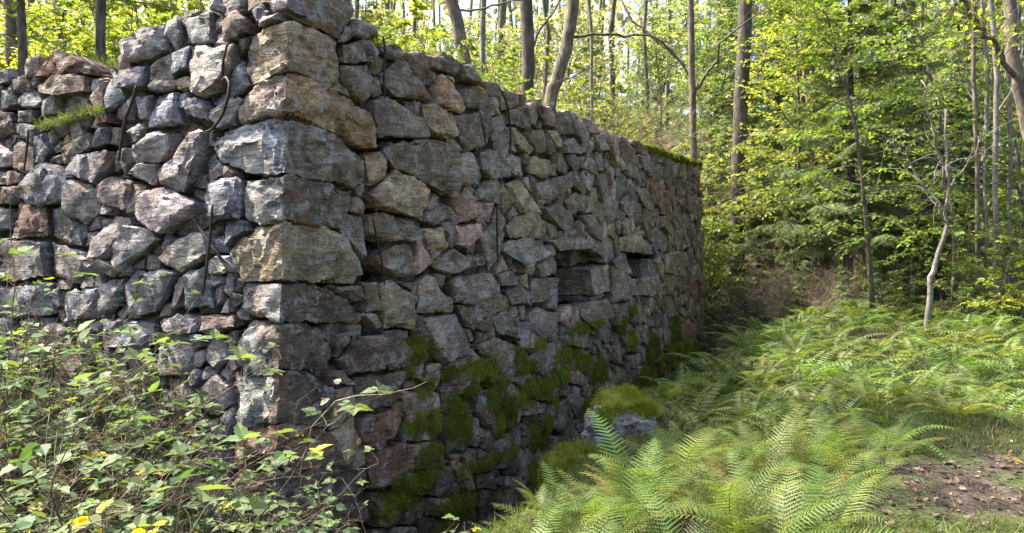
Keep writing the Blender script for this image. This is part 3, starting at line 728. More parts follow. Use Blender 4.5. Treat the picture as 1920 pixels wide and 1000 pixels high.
def moss_build():
    rs = np.random.RandomState(2); P0 = []; N0 = []; A0 = []; T0 = []
    nrv = np.array(NR); drv = np.array(dR); c0 = np.array(C0)
    for V, Fc in ALLST:
        t = V[Fc]; cen = t.mean(1); rel = cen - c0; out = rel @ nrv
        if np.abs(out).min() > 1 or rel.mean(0) @ drv < -.2: continue
        n = np.cross(t[:, 1] - t[:, 0], t[:, 2] - t[:, 0]); ar = np.linalg.norm(n, axis=1) * .5; n = n / (2 * ar[:, None] + 1e-12)
        ok = (n @ nrv > -.1) & (out > -.16) & (n[:, 2] > -.75)
        P0.append(t[ok]); N0.append(n[ok]); A0.append(ar[ok])
    T = np.concatenate(P0); Nn = np.concatenate(N0); A = np.concatenate(A0); cen = T.mean(1); rel = cen - c0; S = rel @ drv; H = -rel[:, 2]
    nz = np.array([noise.noise(Vector(p) * 5) * .55 + noise.noise(Vector(p) * 13) * .35 for p in cen])
    d = np.sqrt(((S[:, None] - EL[None, :, 0]) / EL[None, :, 2]) ** 2 + ((H[:, None] - EL[None, :, 1]) / EL[None, :, 3]) ** 2); who = d.argmin(1); dm = d.min(1) + nz - Nn[:, 2] * .18
    cnt = rs.poisson(A * 34000 * np.clip((1.12 - dm) * 2.2, 0, 1)); idx = np.repeat(np.arange(len(A)), cnt); k = len(idx)
    u = rs.rand(k, 2); fl = u.sum(1) > 1; u[fl] = 1 - u[fl]; t = T[idx]; P = t[:, 0] + (t[:, 1] - t[:, 0]) * u[:, :1] + (t[:, 2] - t[:, 0]) * u[:, 1:]
    D = Nn[idx] * .8 + rs.normal(0, .5, (k, 3)) + np.array([0, 0, -.55]) + nrv * .25; D /= np.linalg.norm(D, axis=1, keepdims=True)
    a = np.cross(D, rs.normal(size=(k, 3))); a /= np.linalg.norm(a, axis=1, keepdims=True); ln = (.012 + .022 * rs.rand(k)) * np.clip(1.35 - dm[idx] * .5, .5, 1.5)
    wd = .0035 * (1 + .06 * S[idx]); M = np.stack([a * wd[:, None], D * ln[:, None], np.cross(a, D)], axis=2); P += Nn[idx] * (np.clip(1.0 - dm[idx], 0, .6) * .05 * rs.rand(k))[:, None] - Nn[idx] * .004
    dead = np.array([noise.noise(Vector(p) * 3.1) for p in P[::1]]) if k < 400000 else np.zeros(k)
    ti = np.clip(.35 + .3 * rs.rand(k) + .6 * dead, 0, .84)
    for i in range(len(EL)):
        w_ = who[idx] == i
        if w_.sum() < 40: continue
        m = MB(); m.scatter([(-1, 0, 0), (1, 0, 0), (0, 1, 0)], [(0, 1, 2)], M[w_], P[w_], ti[w_]); link('moss_patch', m.mesh('moss_patch', M_MOSS), WALL, True)
    print('moss blades', k)
moss_build()

# ------------------------------------------------------------------ foliage builders
LEAF = ([(0, 0, 0), (-.30, .28, .06), (-.27, .70, .05), (0, 1, -.06), (.27, .70, .05), (.30, .28, .06)], [(0, 3, 2, 1), (0, 5, 4, 3)])
def frames(dirs, r, up=(0, 0, 1), tilt=.5, size=None):
    """leaf frames: x across, y along, z normal (mostly up)"""
    n = len(dirs); d = dirs / np.linalg.norm(dirs, axis=1, keepdims=True)
    u = np.asarray(up)[None, :] + r.normal(0, tilt, (n, 3)); x = np.cross(d, u); x /= np.linalg.norm(x, axis=1, keepdims=True) + 1e-9; z = np.cross(x, d)
    s = np.ones(n) if size is None else size
    return np.stack([x * s[:, None], d * s[:, None], z * s[:, None]], axis=2)
def wander(p, d, L, n, wob, r, grav=0.):
    pts = [p.copy()]; d = d / np.linalg.norm(d)
    for i in range(n):
        d = d + r.normal(0, wob, 3); d[2] += grav / n; d /= np.linalg.norm(d); p = p + d * L / n; pts.append(p.copy())
    return pts
def broad(seed, h, tr, first, nb, blen, lsize, ntw, nleaf, stems=1, lean=.05, grav=-.15, droop=.25):
    r = np.random.RandomState(seed); wood = MB(); P = []; D = []
    for st_ in range(stems):
        a = r.rand() * 6.28; out = lean if stems == 1 else .16 + .22 * r.rand()
        hh = h * (1 if st_ == 0 else .6 + .4 * r.rand())
        tp = wander(np.array([.06 * math.cos(a), .06 * math.sin(a), -.1]) * (stems > 1) + np.array([0, 0, -.1]), np.array([math.cos(a) * out, math.sin(a) * out, 1.]), hh, 9, .05, r)
        rad = [tr * (1 - .85 * i / 9) + .004 for i in range(10)]; wood.tube(tp, rad, 7 if stems == 1 else 5)
        n_b = max(3, nb // stems)
        for b in range(n_b):
            fr = first + (1 - first) * (b + r.rand()) / n_b; fi = min(fr * 9, 8.999); i = int(fi); p = tp[i] + (tp[i + 1] - tp[i]) * (fi - i)
            az = b * 2.4 + r.rand(); el = .15 + .55 * fr + .2 * r.randn(); bl = blen * (1.15 - .75 * fr) * (.7 + .5 * r.rand())
            bp = wander(p, np.array([math.cos(az) * math.cos(el), math.sin(az) * math.cos(el), math.sin(el)]), bl, 6, .13, r, grav)
            br = tr * .32 * (1 - .5 * fr); wood.tube(bp, [br * (1 - .8 * k / 6) + .002 for k in range(7)], 4)
            for t in range(ntw):
                f2 = .2 + .8 * (t + r.rand()) / ntw; fj = min(f2 * 6, 5.999); j = int(fj); q = bp[j] + (bp[j + 1] - bp[j]) * (fj - j); bd = bp[j + 1] - bp[j]; bd /= np.linalg.norm(bd)
                side = np.cross(bd, [0, 0, 1.]); side /= np.linalg.norm(side) + 1e-6; sg = 1 if t % 2 else -1
                td = bd * .8 + side * sg * (.5 + .5 * r.rand()) + np.array([0, 0, .25 * r.randn() - .05]); tl = bl * (.22 + .18 * r.rand())
                tp2 = wander(q, td, tl, 4, .14, r, -.2); wood.tube(tp2, [.004, .0035, .003, .0025, .002], 3, cap=False)
                for k in range(nleaf):
                    f3 = (k + .5 * r.rand() + .3) / nleaf * 4; m = min(int(f3), 3); lp = tp2[m] + (tp2[m + 1] - tp2[m]) * min(1, f3 - m); dd = tp2[m + 1] - tp2[m]; dd /= np.linalg.norm(dd)
                    s2 = np.cross(dd, [0, 0, 1.]); s2 /= np.linalg.norm(s2) + 1e-6
                    ld = dd * .5 + s2 * (1 if k % 2 else -1) * (.6 + .4 * r.rand()) + np.array([0, 0, -droop + .3 * r.randn()]); P.append(lp); D.append(ld)
    return wood, np.array(P), np.array(D), r
def broad_meshes(name, seed, leafm, barkm, lsize, yellow=.0, **kw):
    wood, P, D, r = broad(seed, lsize=lsize, **kw); lf = MB(); n = len(P); ti = r.rand(n) * .85; ti[r.rand(n) < yellow] = 1
    lf.scatter(*LEAF, frames(D, r, tilt=.55, size=lsize * (.65 + .6 * r.rand(n))), P, ti)
    return (wood.mesh('trunk', barkm), lf.mesh('crown', leafm, False))
SPIKE_V = []; SPIKE_F = []
for k in range(7):
    y = k / 7
    for sg in (-1, 1):
        i = len(SPIKE_V); L_ = .20 * (1 - .35 * y); SPIKE_V += [(0, y, 0), (0, y + .07, 0), (sg * L_, y + .17, .03 * (k % 3 - 1))]; SPIKE_F.append((i, i + 1, i + 2))
i = len(SPIKE_V); SPIKE_V += [(-.02, 0, 0), (.02, 0, 0), (0, 1.12, 0)]; SPIKE_F.append((i, i + 1, i + 2))
def spruce_meshes(seed, h=9, nb=64, first=.12, spread=1.9, leafm=None, ntw=30, tl=.40):
    r = np.random.RandomState(seed); wood = MB(); P = []; D = []; S = []
    tp = wander(np.array([0, 0, -.1]), np.array([0.02, .01, 1.]), h, 9, .012, r); wood.tube(tp, [.011 * h * (1 - .93 * i / 9) for i in range(10)], 8)
    for b in range(nb):
        fr = first + (1 - first) * (b + r.rand()) / nb; fi = min(fr * 9, 8.99); i = int(fi); p = tp[i] + (tp[i + 1] - tp[i]) * (fi - i)
        az = b * 2.4 + r.rand() * .6; bl = spread * (1.08 - fr) ** .8 * (.7 + .5 * r.rand()); el = -.25 + .6 * fr
        bp = wander(p, np.array([math.cos(az), math.sin(az), el]), bl, 6, .06, r, .12); wood.tube(bp, [.014 * (1 - .8 * k / 6) + .002 for k in range(7)], 4)
        nn = int(ntw * (bl / spread + .25)) + 3
        for t in range(nn):
            f2 = .12 + .88 * t / nn; fj = min(f2 * 6, 5.99); j = int(fj); q = bp[j] + (bp[j + 1] - bp[j]) * (fj - j); bd = bp[j + 1] - bp[j]; bd /= np.linalg.norm(bd)
            side = np.cross(bd, [0, 0, 1.]); side /= np.linalg.norm(side) + 1e-6; L2 = tl * (1.25 - .7 * f2) * (.7 + .6 * r.rand()) * (bl / spread * .6 + .5)
            for sg in (-1, 1):
                d0 = bd * .75 + side * sg * .8 + np.array([0, 0, -.35 - .35 * r.rand()]); P.append(q); D.append(d0); S.append(L2)
                d0 = d0 / np.linalg.norm(d0)
                for g in (.35, .65):
                    d1 = d0 * .7 + np.cross(d0, [0, 0, 1.]) * r.choice([-1, 1]) * .7 + np.array([0, 0, -.35]); P.append(q + d0 * L2 * g); D.append(d1); S.append(L2 * .55)
    lf = MB(); n = len(P); lf.scatter(SPIKE_V, SPIKE_F, frames(np.array(D), r, tilt=.35, size=np.array(S)), np.array(P), r.rand(n))
    return wood.mesh('trunk', M_BARKD), lf.mesh('crown', leafm or M_DEEP, False)
def twig_mesh(seed, h, n, spread, base=.35, mat=None, rad=.005):
    """dry, leafless, much forked brush"""
    r = np.random.RandomState(seed); m = MB()
    for i in range(n):
        a = r.rand() * 6.28; p = np.array([math.cos(a), math.sin(a), 0]) * base * r.rand() ** .5; el = .5 + .8 * r.rand()
        L = h * (.5 + .6 * r.rand()); q = wander(p, np.array([math.cos(a) * spread, math.sin(a) * spread, el]), L, 7, .13, r, -.35); m.tube(q, [rad * (1.2 - k / 8) for k in range(8)], 3, cap=False)
        for t in range(7):
            j = r.randint(1, 7); d = (q[j] - q[j - 1]) / np.linalg.norm(q[j] - q[j - 1]) + r.normal(0, .6, 3); q2 = wander(q[j], d, L * .35 * (.5 + r.rand()), 4, .2, r, -.15); m.tube(q2, [rad * .5 * (1 - k / 6) for k in range(5)], 3, cap=False)
            for t2 in range(2):
                q3 = wander(q2[r.randint(1, 4)], r.normal(0, 1, 3), L * .14, 2, .2, r); m.tube(q3, [rad * .3, rad * .25, rad * .2], 3, cap=False)
    return m.mesh('twigs', mat or M_TWIG)
LABELS = []          # (object, kind text, zone, px) -> labels written at the end
def plant(name, loc, meshes, rz=None, sc=1., cat='tree', group=None, names=('trunk', 'crown')):
    o = empty(name, loc, rnd.uniform(0, 6.28) if rz is None else rz, sc); tag(o, None, cat, group)
    for nm, me in zip(names, meshes): link(nm, me, o)
    return o
def px_of(o): return 960 + F * o.location.x / max(.1, o.location.y)
ORD = 'first second third fourth fifth sixth seventh eighth ninth tenth eleventh twelfth thirteenth fourteenth fifteenth sixteenth seventeenth eighteenth nineteenth twentieth'.split()
def ordw(i):
    if i < 20: return ORD[i]
    t = ('twenty', 'thirty', 'forty', 'fifty', 'sixty')[(i + 1) // 10 - 2]; u = (i + 1) % 10
    return {'twenty': 'twentieth', 'thirty': 'thirtieth', 'forty': 'fortieth', 'fifty': 'fiftieth', 'sixty': 'sixtieth'}[t] if u == 0 else t + '-' + ORD[u - 1]
def number(objs, fmt, group):
    objs = sorted(objs, key=px_of)
    for i, o in enumerate(objs): o['label'] = fmt.replace('#', ordw(i)); o['group'] = group

# ------------------------------------------------------------------ forest
print('wall done')
SAPL = [broad_meshes('sapling', 10 + i, M_LIME if i % 2 == 0 else M_LEAF, M_BARK, .11, yellow=.02, h=2.6 + .5 * i, tr=.016, first=.12, nb=26, blen=1.15, ntw=7, nleaf=8, stems=4 - i % 2, grav=-.1) for i in range(4)]
TREE = [broad_meshes('tree', 30 + i, (M_PALE, M_LEAF, M_LIME)[i], M_BARK, .13, yellow=.015, h=9.5, tr=.075, first=.20, nb=40, blen=3.0, ntw=10, nleaf=9, stems=1, grav=-.25) for i in range(3)]
THIN = [broad_meshes('pole', 50 + i, (M_LEAF, M_PALE)[i], M_BIRCH if i else M_BARK, .10, yellow=.02, h=10, tr=.055, first=.30, nb=30, blen=1.7, ntw=7, nleaf=7, stems=1, grav=-.1) for i in range(2)]
SPRU = [spruce_meshes(70, 9), spruce_meshes(71, 7.5, 54, .05, 1.6), spruce_meshes(72, 1.8, 26, .06, .8, tl=.2, ntw=14)]
BRUSH = [twig_mesh(90 + i, 1.7, 38, .75, base=.6, rad=.006) for i in range(2)]
def gpos(px, Y, dz=-.03):
    x = (px - 960) / F * Y; return Vector((x, Y, ground(x, Y) + dz))
# traced trunks ---------------------------------------------------
def traced_tree(label, pts, Y, w0, w1, mat=None, base=True, boughs=(), leafm=None, leafsz=.08, nleaf=0, seed=1, name='tree', cat='tree', ext=4.0, up=True, group=None):
    """pts: pixels from the top down; the trunk goes on up out of the frame and down to the ground"""
    P = [at(x, y, Y) for x, y in pts]; r = np.random.RandomState(seed)
    lo = P[-1]; gz = ground(lo.x, lo.y) - .1
    o = empty(name, (lo.x, lo.y, gz + .1)); tag(o, label, cat, group); m = MB()
    if lo.z > gz + .15:
        d = (P[-1] - P[-2]).normalized() if len(P) > 1 else Vector((0, 0, -1)); t = lo.z - gz
        P.append(Vector((lo.x + d.x * .35 * t, lo.y, gz)))
    if up:
        d = (P[0] - P[1]).normalized(); 
        for k in range(1, 5): P.insert(0, P[0] + (d * .6 + Vector((0, 0, .5)) + Vector((r.normal(0, .12), r.normal(0, .12), 0))) * ext / 4)
    Q = []
    for i in range(len(P) - 1):
        for k in range(4):
            q = P[i].lerp(P[i + 1], k / 4); Q.append(q + Vector((r.normal(0, .006), r.normal(0, .006), 0)))
    Q.append(P[-1]); n = len(Q)
    m.tube(Q, [w1 + (w0 - w1) * (i / (n - 1)) * (1.0 if i < n - 2 else 1.25) for i in range(n)], 10)
    LP = []; LD = []
    for pts2, wa, wb, dy in boughs:
        B = [at(x, y, Y + dy * i / max(1, len(pts2) - 1)) for i, (x, y) in enumerate(pts2)]; BQ = []
        for i in range(len(B) - 1):
            for k in range(4): BQ.append(B[i].lerp(B[i + 1], k / 4) + Vector((r.normal(0, .012), r.normal(0, .03), r.normal(0, .012))))
        BQ.append(B[-1]); nb = len(BQ); m.tube(BQ, [wa + (wb - wa) * i / (nb - 1) for i in range(nb)], 6)
        for i in range(3, nb):
            d = (BQ[i] - BQ[i - 1]).normalized()
            for _ in range(3 if nleaf else 1):
                q = wander(np.array(BQ[i]), np.array(d) + r.normal(0, .6, 3), .5 * (.4 + r.rand()), 4, .15, r, -.1); m.tube(q, [.006, .005, .004, .003, .002], 3, cap=False)
                for _ in range(nleaf): k = r.randint(1, 5); LP.append(q[k] + r.normal(0, .04, 3)); LD.append(r.normal(0, 1, 3) + [0, 0, -.3])
    # a crown above the frame
    if up:
        top = np.array(Q[0])
        for b in range(14):
            a = b * 2.4; q = wander(np.array(Q[min(b, 8)]), np.array([math.cos(a), math.sin(a), .5]), 1.6 * (.6 + .6 * r.rand()), 5, .15, r); m.tube(q, [.02, .016, .012, .009, .006, .003], 4)
            for _ in range(45):
                k = r.randint(1, 6); LP.append(q[k] + r.normal(0, .28, 3)); LD.append(r.normal(0, 1, 3) + [0, 0, -.3])
    link('trunk', m.mesh('trunk', mat or M_BARK), o, True)
    if LP:
        lf = MB(); k = len(LP); lf.scatter(*LEAF, frames(np.array(LD), r, size=leafsz * (.6 + .7 * r.rand(k))), np.array(LP), r.rand(k)); link('crown', lf.mesh('crown', leafm or M_LEAF, False), o, True)
    return o
traced_tree('grey trunk of a tree at the far left, behind the low part of the wall', [(18, -30), (22, 60), (25, 130)], 13, .11, .10, seed=1)
traced_tree('slim grey trunk among yellow-green leaves just left of the notch in the wall top', [(112, -30), (108, 60), (104, 110)], 15, .10, .09, seed=2)
traced_tree('violet-grey leaning trunk behind the wall, right of the corner block, with a leafy bough', [(835, -30), (850, 10), (862, 70), (872, 120)], 13, .11, .085, seed=3, boughs=[([(850, 20), (910, 15), (960, 2), (1010, -10)], .02, .01, .5)])
traced_tree('straight dark trunk above the middle of the wall top', [(985, -30), (988, 40), (991, 100), (988, 165)], 15, .125, .11, mat=M_BARKD, seed=4, boughs=[([(990, 110), (1010, 60), (1040, 20), (1060, -20)], .03, .015, 1)])
traced_tree('pale trunk that bends to the left down to the wall top', [(1078, -30), (1070, 40), (1062, 90), (1045, 145), (1032, 185)], 14, .115, .10, seed=5, boughs=[([(1065, 72), (1110, 64), (1170, 68), (1225, 66), (1262, 95), (1290, 140)], .028, .014, 1.5), ([(1040, 165), (1070, 145), (1110, 125)], .02, .006, .4)])
traced_tree('thin straight pole tree with two dark forking limbs above the far end of the wall', [(1294, -30), (1296, 60), (1298, 170), (1300, 275)], 16, .07, .055, seed=6, boughs=[([(1302, 175), (1292, 130), (1262, 100), (1225, 70), (1185, 40), (1165, 0)], .045, .02, 1), ([(1304, 170), (1325, 135), (1345, 115), (1350, 80), (1380, 55), (1430, 20)], .035, .012, -1)])
traced_tree('thick dark trunk standing just right of the end of the wall', [(1400, -30), (1396, 60), (1390, 180), (1384, 320), (1382, 460)], 19, .18, .14, mat=M_BARKD, seed=7, boughs=[([(1392, 200), (1420, 150), (1440, 90), (1490, 70)], .02, .008, -1)])
traced_tree('crooked pale slender young tree with bare forking branches rising from the ferns', [(1774, 205), (1776, 300), (1779, 350), (1772, 400), (1776, 425), (1760, 475), (1747, 520), (1740, 590)], 11, .045, .014, mat=M_BIRCH, up=False, seed=8,
            boughs=[([(1778, 355), (1768, 310), (1752, 265), (1740, 215), (1727, 150)], .022, .008, -.3), ([(1768, 400), (1752, 370), (1725, 340), (1695, 290), (1670, 265)], .018, .005, .4), ([(1780, 360), (1800, 325), (1830, 285), (1838, 250)], .014, .004, .3), ([(1772, 415), (1757, 385), (1745, 350), (1760, 320)], .012, .004, -.4)])
traced_tree('pale mottled trunk at the right edge with a dark limb crossing to the upper left', [(1893, -30), (1895, 50), (1900, 110), (1915, 180), (1935, 270), (1940, 420), (1950, 600)], 9.5, .08, .055, mat=M_BARK, seed=9,
            boughs=[([(1906, 150), (1880, 110), (1850, 65), (1825, 30), (1800, -15)], .032, .022, -.6)], leafm=M_LIME, nleaf=3)
POLES = [(1832, 12.5, .035), (1868, 12, .04), (1852, 13.5, .03), (1700, 21, .05), (1846, 22, .06), (1890, 14, .035), (1728, 24, .06), (1812, 26, .07), (1655, 26, .06), (1905, 24, .09), (1465, 27, .07), (1520, 30, .08), (1440, 24, .05)]
ps = []
for i, (px, Y, w_) in enumerate(POLES):
    ps.append(traced_tree('pole', [(px + rnd.uniform(-14, 14), -40), (px + rnd.uniform(-10, 10), 150), (px + rnd.uniform(-5, 5), 330), (px, 480)], Y, w_, w_ * .8, mat=M_BIRCH if i % 3 else M_BARK, seed=20 + i, name='pole_tree',
              boughs=[([(px, 200 + 20 * (i % 5)), (px + (30 if i % 2 else -30), 150 + 10 * (i % 4)), (px + (50 if i % 2 else -60), 90)], .012, .004, .5)]))
number(ps, 'thin bare pole tree in the wood right of the wall, # from the left', 'thin pole trees right of the wall')
ps = []
for i, (px, Y, w_) in enumerate([(668, 22, .07), (725, 26, .09), (780, 20, .05), (905, 24, .08), (935, 30, .1), (1020, 26, .07), (1110, 24, .05), (1150, 28, .09), (1215, 25, .06), (1250, 30, .09), (150, 22, .06), (200, 26, .07), (55, 24, .08), (330, 24, .06)]):
    ps.append(traced_tree('pole', [(px + rnd.uniform(-14, 14), -40), (px + rnd.uniform(-8, 8), 60), (px, 200)], Y, w_, w_ * .85, mat=M_BARK if i % 3 else M_BIRCH, seed=40 + i, name='pole_tree',
              boughs=[([(px, 90), (px + (30 if i % 2 else -30), 60), (px + (60 if i % 2 else -50), 20)], .012, .004, .5)]))
number(ps, 'thin distant trunk seen over the wall top, # from the left', 'thin trunks behind the wall')
# spruces
sp_ = [plant('spruce_tree', gpos(px, Y), SPRU[k], None, sc, 'spruce', None) for px, Y, k, sc in
       [(1588, 15.5, 0, 1.0), (1455, 22, 0, 1.05), (1690, 19, 1, 1.1), (1385, 27, 0, 1.2), (1530, 27, 1, 1.3), (1790, 25, 0, 1.1), (1330, 31, 1, 1.5), (1640, 31, 0, 1.3), (1880, 30, 1, 1.4), (1230, 33, 0, 1.2), (1120, 36, 1, 1.4), (1950, 21, 1, 1.0), (1500, 17.5, 1, .62), (1660, 16, 1, .6), (1555, 20, 0, .7), (1420, 18.5, 1, .62), (1800, 18, 0, .62), (1740, 15.5, 1, .42)]]
number(sp_, 'spruce with drooping dark green boughs in the wood, # spruce from the left', 'spruces in the wood')
ys_ = [plant('spruce_sapling', gpos(px, Y), SPRU[2], None, sc, 'spruce sapling', None) for px, Y, sc in [(1425, 14.5, .62), (1375, 13.6, .5), (1352, 12.8, .45), (1400, 15.3, .75), (1338, 15, .6), (1500, 14.2, .5), (1580, 14, .45), (1700, 14, .5), (1640, 13.5, .45), (1480, 17, .8), (1545, 18, .7)]]
number(ys_, 'low young spruce behind the fern bank, # from the left', 'young spruces behind the ferns')
# dry brush
br = [plant('brush_pile', gpos(px, Y), [BRUSH[i % 2]], None, sc, 'dry brush', None, ('twigs',)) for i, (px, Y, sc) in enumerate([(1440, 16.5, 1.15), (1500, 17, 1.2), (1560, 16.8, 1.15), (1610, 17.5, 1.1), (1660, 18, 1.2), (1370, 19, 1.0), (1470, 19.5, 1.1), (1540, 20, 1.2), (1720, 20, 1.), (1410, 22, 1.3), (1600, 22, 1.4), (1780, 21, 1.1), (1850, 20, 1.1), (1820, 17, .7), (1420, 14.6, .55), (1475, 15, .6), (1530, 14.8, .6), (1590, 15.6, .7), (1630, 15.2, .6)])]
number(br, 'dry brown leafless brush on the forest floor beyond the ferns, # from the left', 'dry brush beyond the ferns')
br = [plant('dry_shrub', gpos(px, Y), [BRUSH[i % 2]], None, sc, 'dry shrub', None, ('twigs',)) for i, (px, Y, sc) in enumerate([(900, 16, 1.0), (960, 17, 1.3), (1010, 15, 1.0), (1090, 15, 1.1), (1130, 17, 1.3), (1180, 16.5, 1.0), (1230, 18, 1.3), (760, 18, 1.4), (840, 19, 1.5), (1050, 20, 1.6), (1150, 21, 1.6), (930, 22, 1.7), (1280, 21, 1.6), (980, 14, .8)])]
number(br, 'leafless grey twiggy shrub behind the wall top, # from the left', 'twiggy shrubs behind the wall')
# leafy shrubs and saplings: (px, Y, variant, scale)
def batch(rows, name, meshes, cat, fmt, group):
    o = [plant(name, gpos(px, Y), meshes[k % len(meshes)], None, sc, cat) for px, Y, k, sc in rows]; number(o, fmt, group); return o
batch([(60, 11, 0, .62), (130, 10.5, 2, .60), (180, 10, 0, .58), (235, 11, 2, .75), (300, 12, 0, .85), (360, 12.5, 2, .95), (20, 13, 0, .8), (215, 14, 1, 1.), (90, 15, 0, 1.1), (160, 17, 2, 1.2), (280, 16, 1, 1.2), (350, 17, 3, 1.3), (430, 14, 0, 1.1), (30, 19, 2, 1.3)],
      'hazel_shrub', SAPL, 'shrub', 'sunlit yellow-green leafy shrub behind the low left part of the wall, # from the left', 'leafy shrubs left of the corner')
batch([(655, 8.8, 2, .30), (690, 9.4, 1, .34), (745, 9.8, 3, .32), (800, 10.4, 1, .33), (850, 11, 3, .33), (900, 11.8, 1, .34), (690, 12, 1, .55), (735, 11.5, 3, .48), (790, 12, 1, .45), (850, 12.5, 3, .42), (880, 14, 2, .6), (925, 15, 1, .7), (970, 14, 0, .45), (1050, 15.5, 2, .6), (700, 15, 0, 1.0), (760, 16, 2, 1.0), (830, 17, 1, 1.0), (640, 14, 1, 1.0)],
      'hazel_shrub', SAPL, 'shrub', 'green leafy shrub just behind the wall right of the corner block, # from the left', 'leafy shrubs right of the corner')
batch([(1110, 14.6, 0, .40), (1165, 15, 2, .38), (1215, 15.4, 0, .44), (1270, 16, 2, .50), (1060, 14.2, 2, .36), (1315, 18.5, 0, .75), (1190, 15.8, 0, .42), (1240, 16.3, 2, .46), (1290, 17, 0, .55), (1150, 18, 1, .9), (1220, 19, 2, 1.0), (1090, 20, 0, 1.1), (1010, 21, 1, 1.0), (960, 23, 2, 1.2), (890, 22, 0, 1.2), (1280, 20, 3, 1.1), (1180, 24, 0, 1.4)],
      'hazel_shrub', SAPL, 'shrub', 'light green leafy shrub above the far end of the wall, # from the left', 'leafy shrubs above the far wall')
batch([(1338, 18, 2, .85), (1330, 22, 0, 1.1), (1400, 25, 1, 1.0), (1485, 26, 0, 1.2), (1540, 24, 2, 1.4), (1600, 27, 1, .9), (1650, 24, 0, 1.3), (1700, 16.5, 3, .6), (1820, 13.5, 1, .42), (1860, 12.5, 3, .42), (1905, 12, 1, .50), (1890, 15, 2, .8), (1760, 17.5, 0, .8), (1730, 22, 2, 1.1), (1830, 20, 0, 1.), (1930, 18, 2, 1.2), (1660, 13.8, 1, .4), (1780, 13.2, 3, .38), (1700, 12.6, 1, .34), (1850, 11.6, 3, .45), (1905, 11, 0, .5), (1420, 19, 0, .5), (1500, 20, 2, .5), (1560, 22, 0, .7)],
      'hazel_shrub', SAPL, 'shrub', 'leafy sapling in the wood right of the wall, # leafy sapling from the left', 'leafy saplings right of the wall')
# trees
batch([(1480, 17.5, 2, .72), (1640, 13, 2, .60), (1790, 13.5, 1, .62), (1560, 18, 2, .8), (1330, 23, 1, .8), (1420, 26, 0, 1.), (1500, 31, 0, 1.), (1600, 28, 1, 1.), (1700, 27, 0, 1.), (1760, 31, 2, 1.), (1850, 27, 0, 1.), (1900, 34, 0, 1.1), (1920, 15, 1, .65), (1450, 38, 0, 1.2), (1560, 40, 0, 1.2), (1670, 40, 0, 1.2), (1800, 42, 0, 1.2)],
      'leafy_tree', TREE, 'tree', 'broadleaf tree with airy green foliage right of the wall, # from the left', 'broadleaf trees right of the wall')
batch([(1250, 26, 0, .9), (1160, 29, 2, 1.), (1080, 27, 0, 1.), (1000, 31, 0, 1.), (930, 27, 0, .9), (860, 28, 2, .9), (780, 26, 0, .9), (700, 24, 1, .9), (1200, 38, 0, 1.2), (1090, 40, 0, 1.2), (980, 42, 0, 1.2), (860, 40, 0, 1.2), (740, 36, 0, 1.1), (1310, 36, 0, 1.1),
       (620, 24, 2, .9), (450, 22, 2, .9), (340, 24, 2, .9), (230, 26, 0, 1.), (120, 26, 2, 1.), (30, 24, 0, 1.), (-60, 28, 2, 1.), (180, 38, 0, 1.2), (50, 38, 0, 1.2), (320, 38, 0, 1.2)],
      'leafy_tree', TREE, 'tree', 'broadleaf tree with pale sunlit foliage behind the wall, # from the left', 'broadleaf trees behind the wall')
# trees left of the camera whose crowns dapple the light on the wall
for i, (x, y, k, sc) in enumerate([(-7.5, 4.2, 1, .75), (-9, 7.5, 2, .8), (-6.5, .8, 2, .7), (-11, 3, 1, .95), (-5.2, 8.6, 1, .65), (-4.3, 8.5, 1, .72), (-7, 9.4, 1, .6)]):
    o = plant('leafy_tree', Vector((x, y, ground(x, y))), TREE[k], None, sc, 'tree'); o['label'] = 'leafy tree standing left of the wall, ' + ORD[i] + ' of seven, its crown above the frame'; o['group'] = 'trees left of the wall'
# far wood closing the view
def far_wood():
    r = np.random.RandomState(8); m = MB(); n = 60000
    a = r.uniform(-.85, .85, n); d = r.uniform(48, 85, n); x = np.sin(a) * d; y = np.cos(a) * d
    z = r.rand(n) ** .8 * 20; k = np.array([noise.noise(Vector((p * .22, q * .22, s * .22))) for p, q, s in zip(x, y, z)]); keep = k > -.10
    P = np.stack([x, y, z], 1)[keep]; k = len(P); m.scatter(*LEAF, frames(r.normal(0, 1, (k, 3)), r, tilt=.8, size=.30 + .45 * r.rand(k)), P, r.rand(k))
    for i in range(230):
        a = r.uniform(-.8, .8); d = r.uniform(44, 80); x = math.sin(a) * d; y = math.cos(a) * d
        m.tube([(x, y, -1), (x + r.normal(0, .3), y, 8), (x + r.normal(0, .6), y, 20)], [.16, .13, .08], 5, tint=.0)
    return m.mesh('far_wood', M_PALE, False)
tag(link('far_wood', far_wood()), kind='stuff')

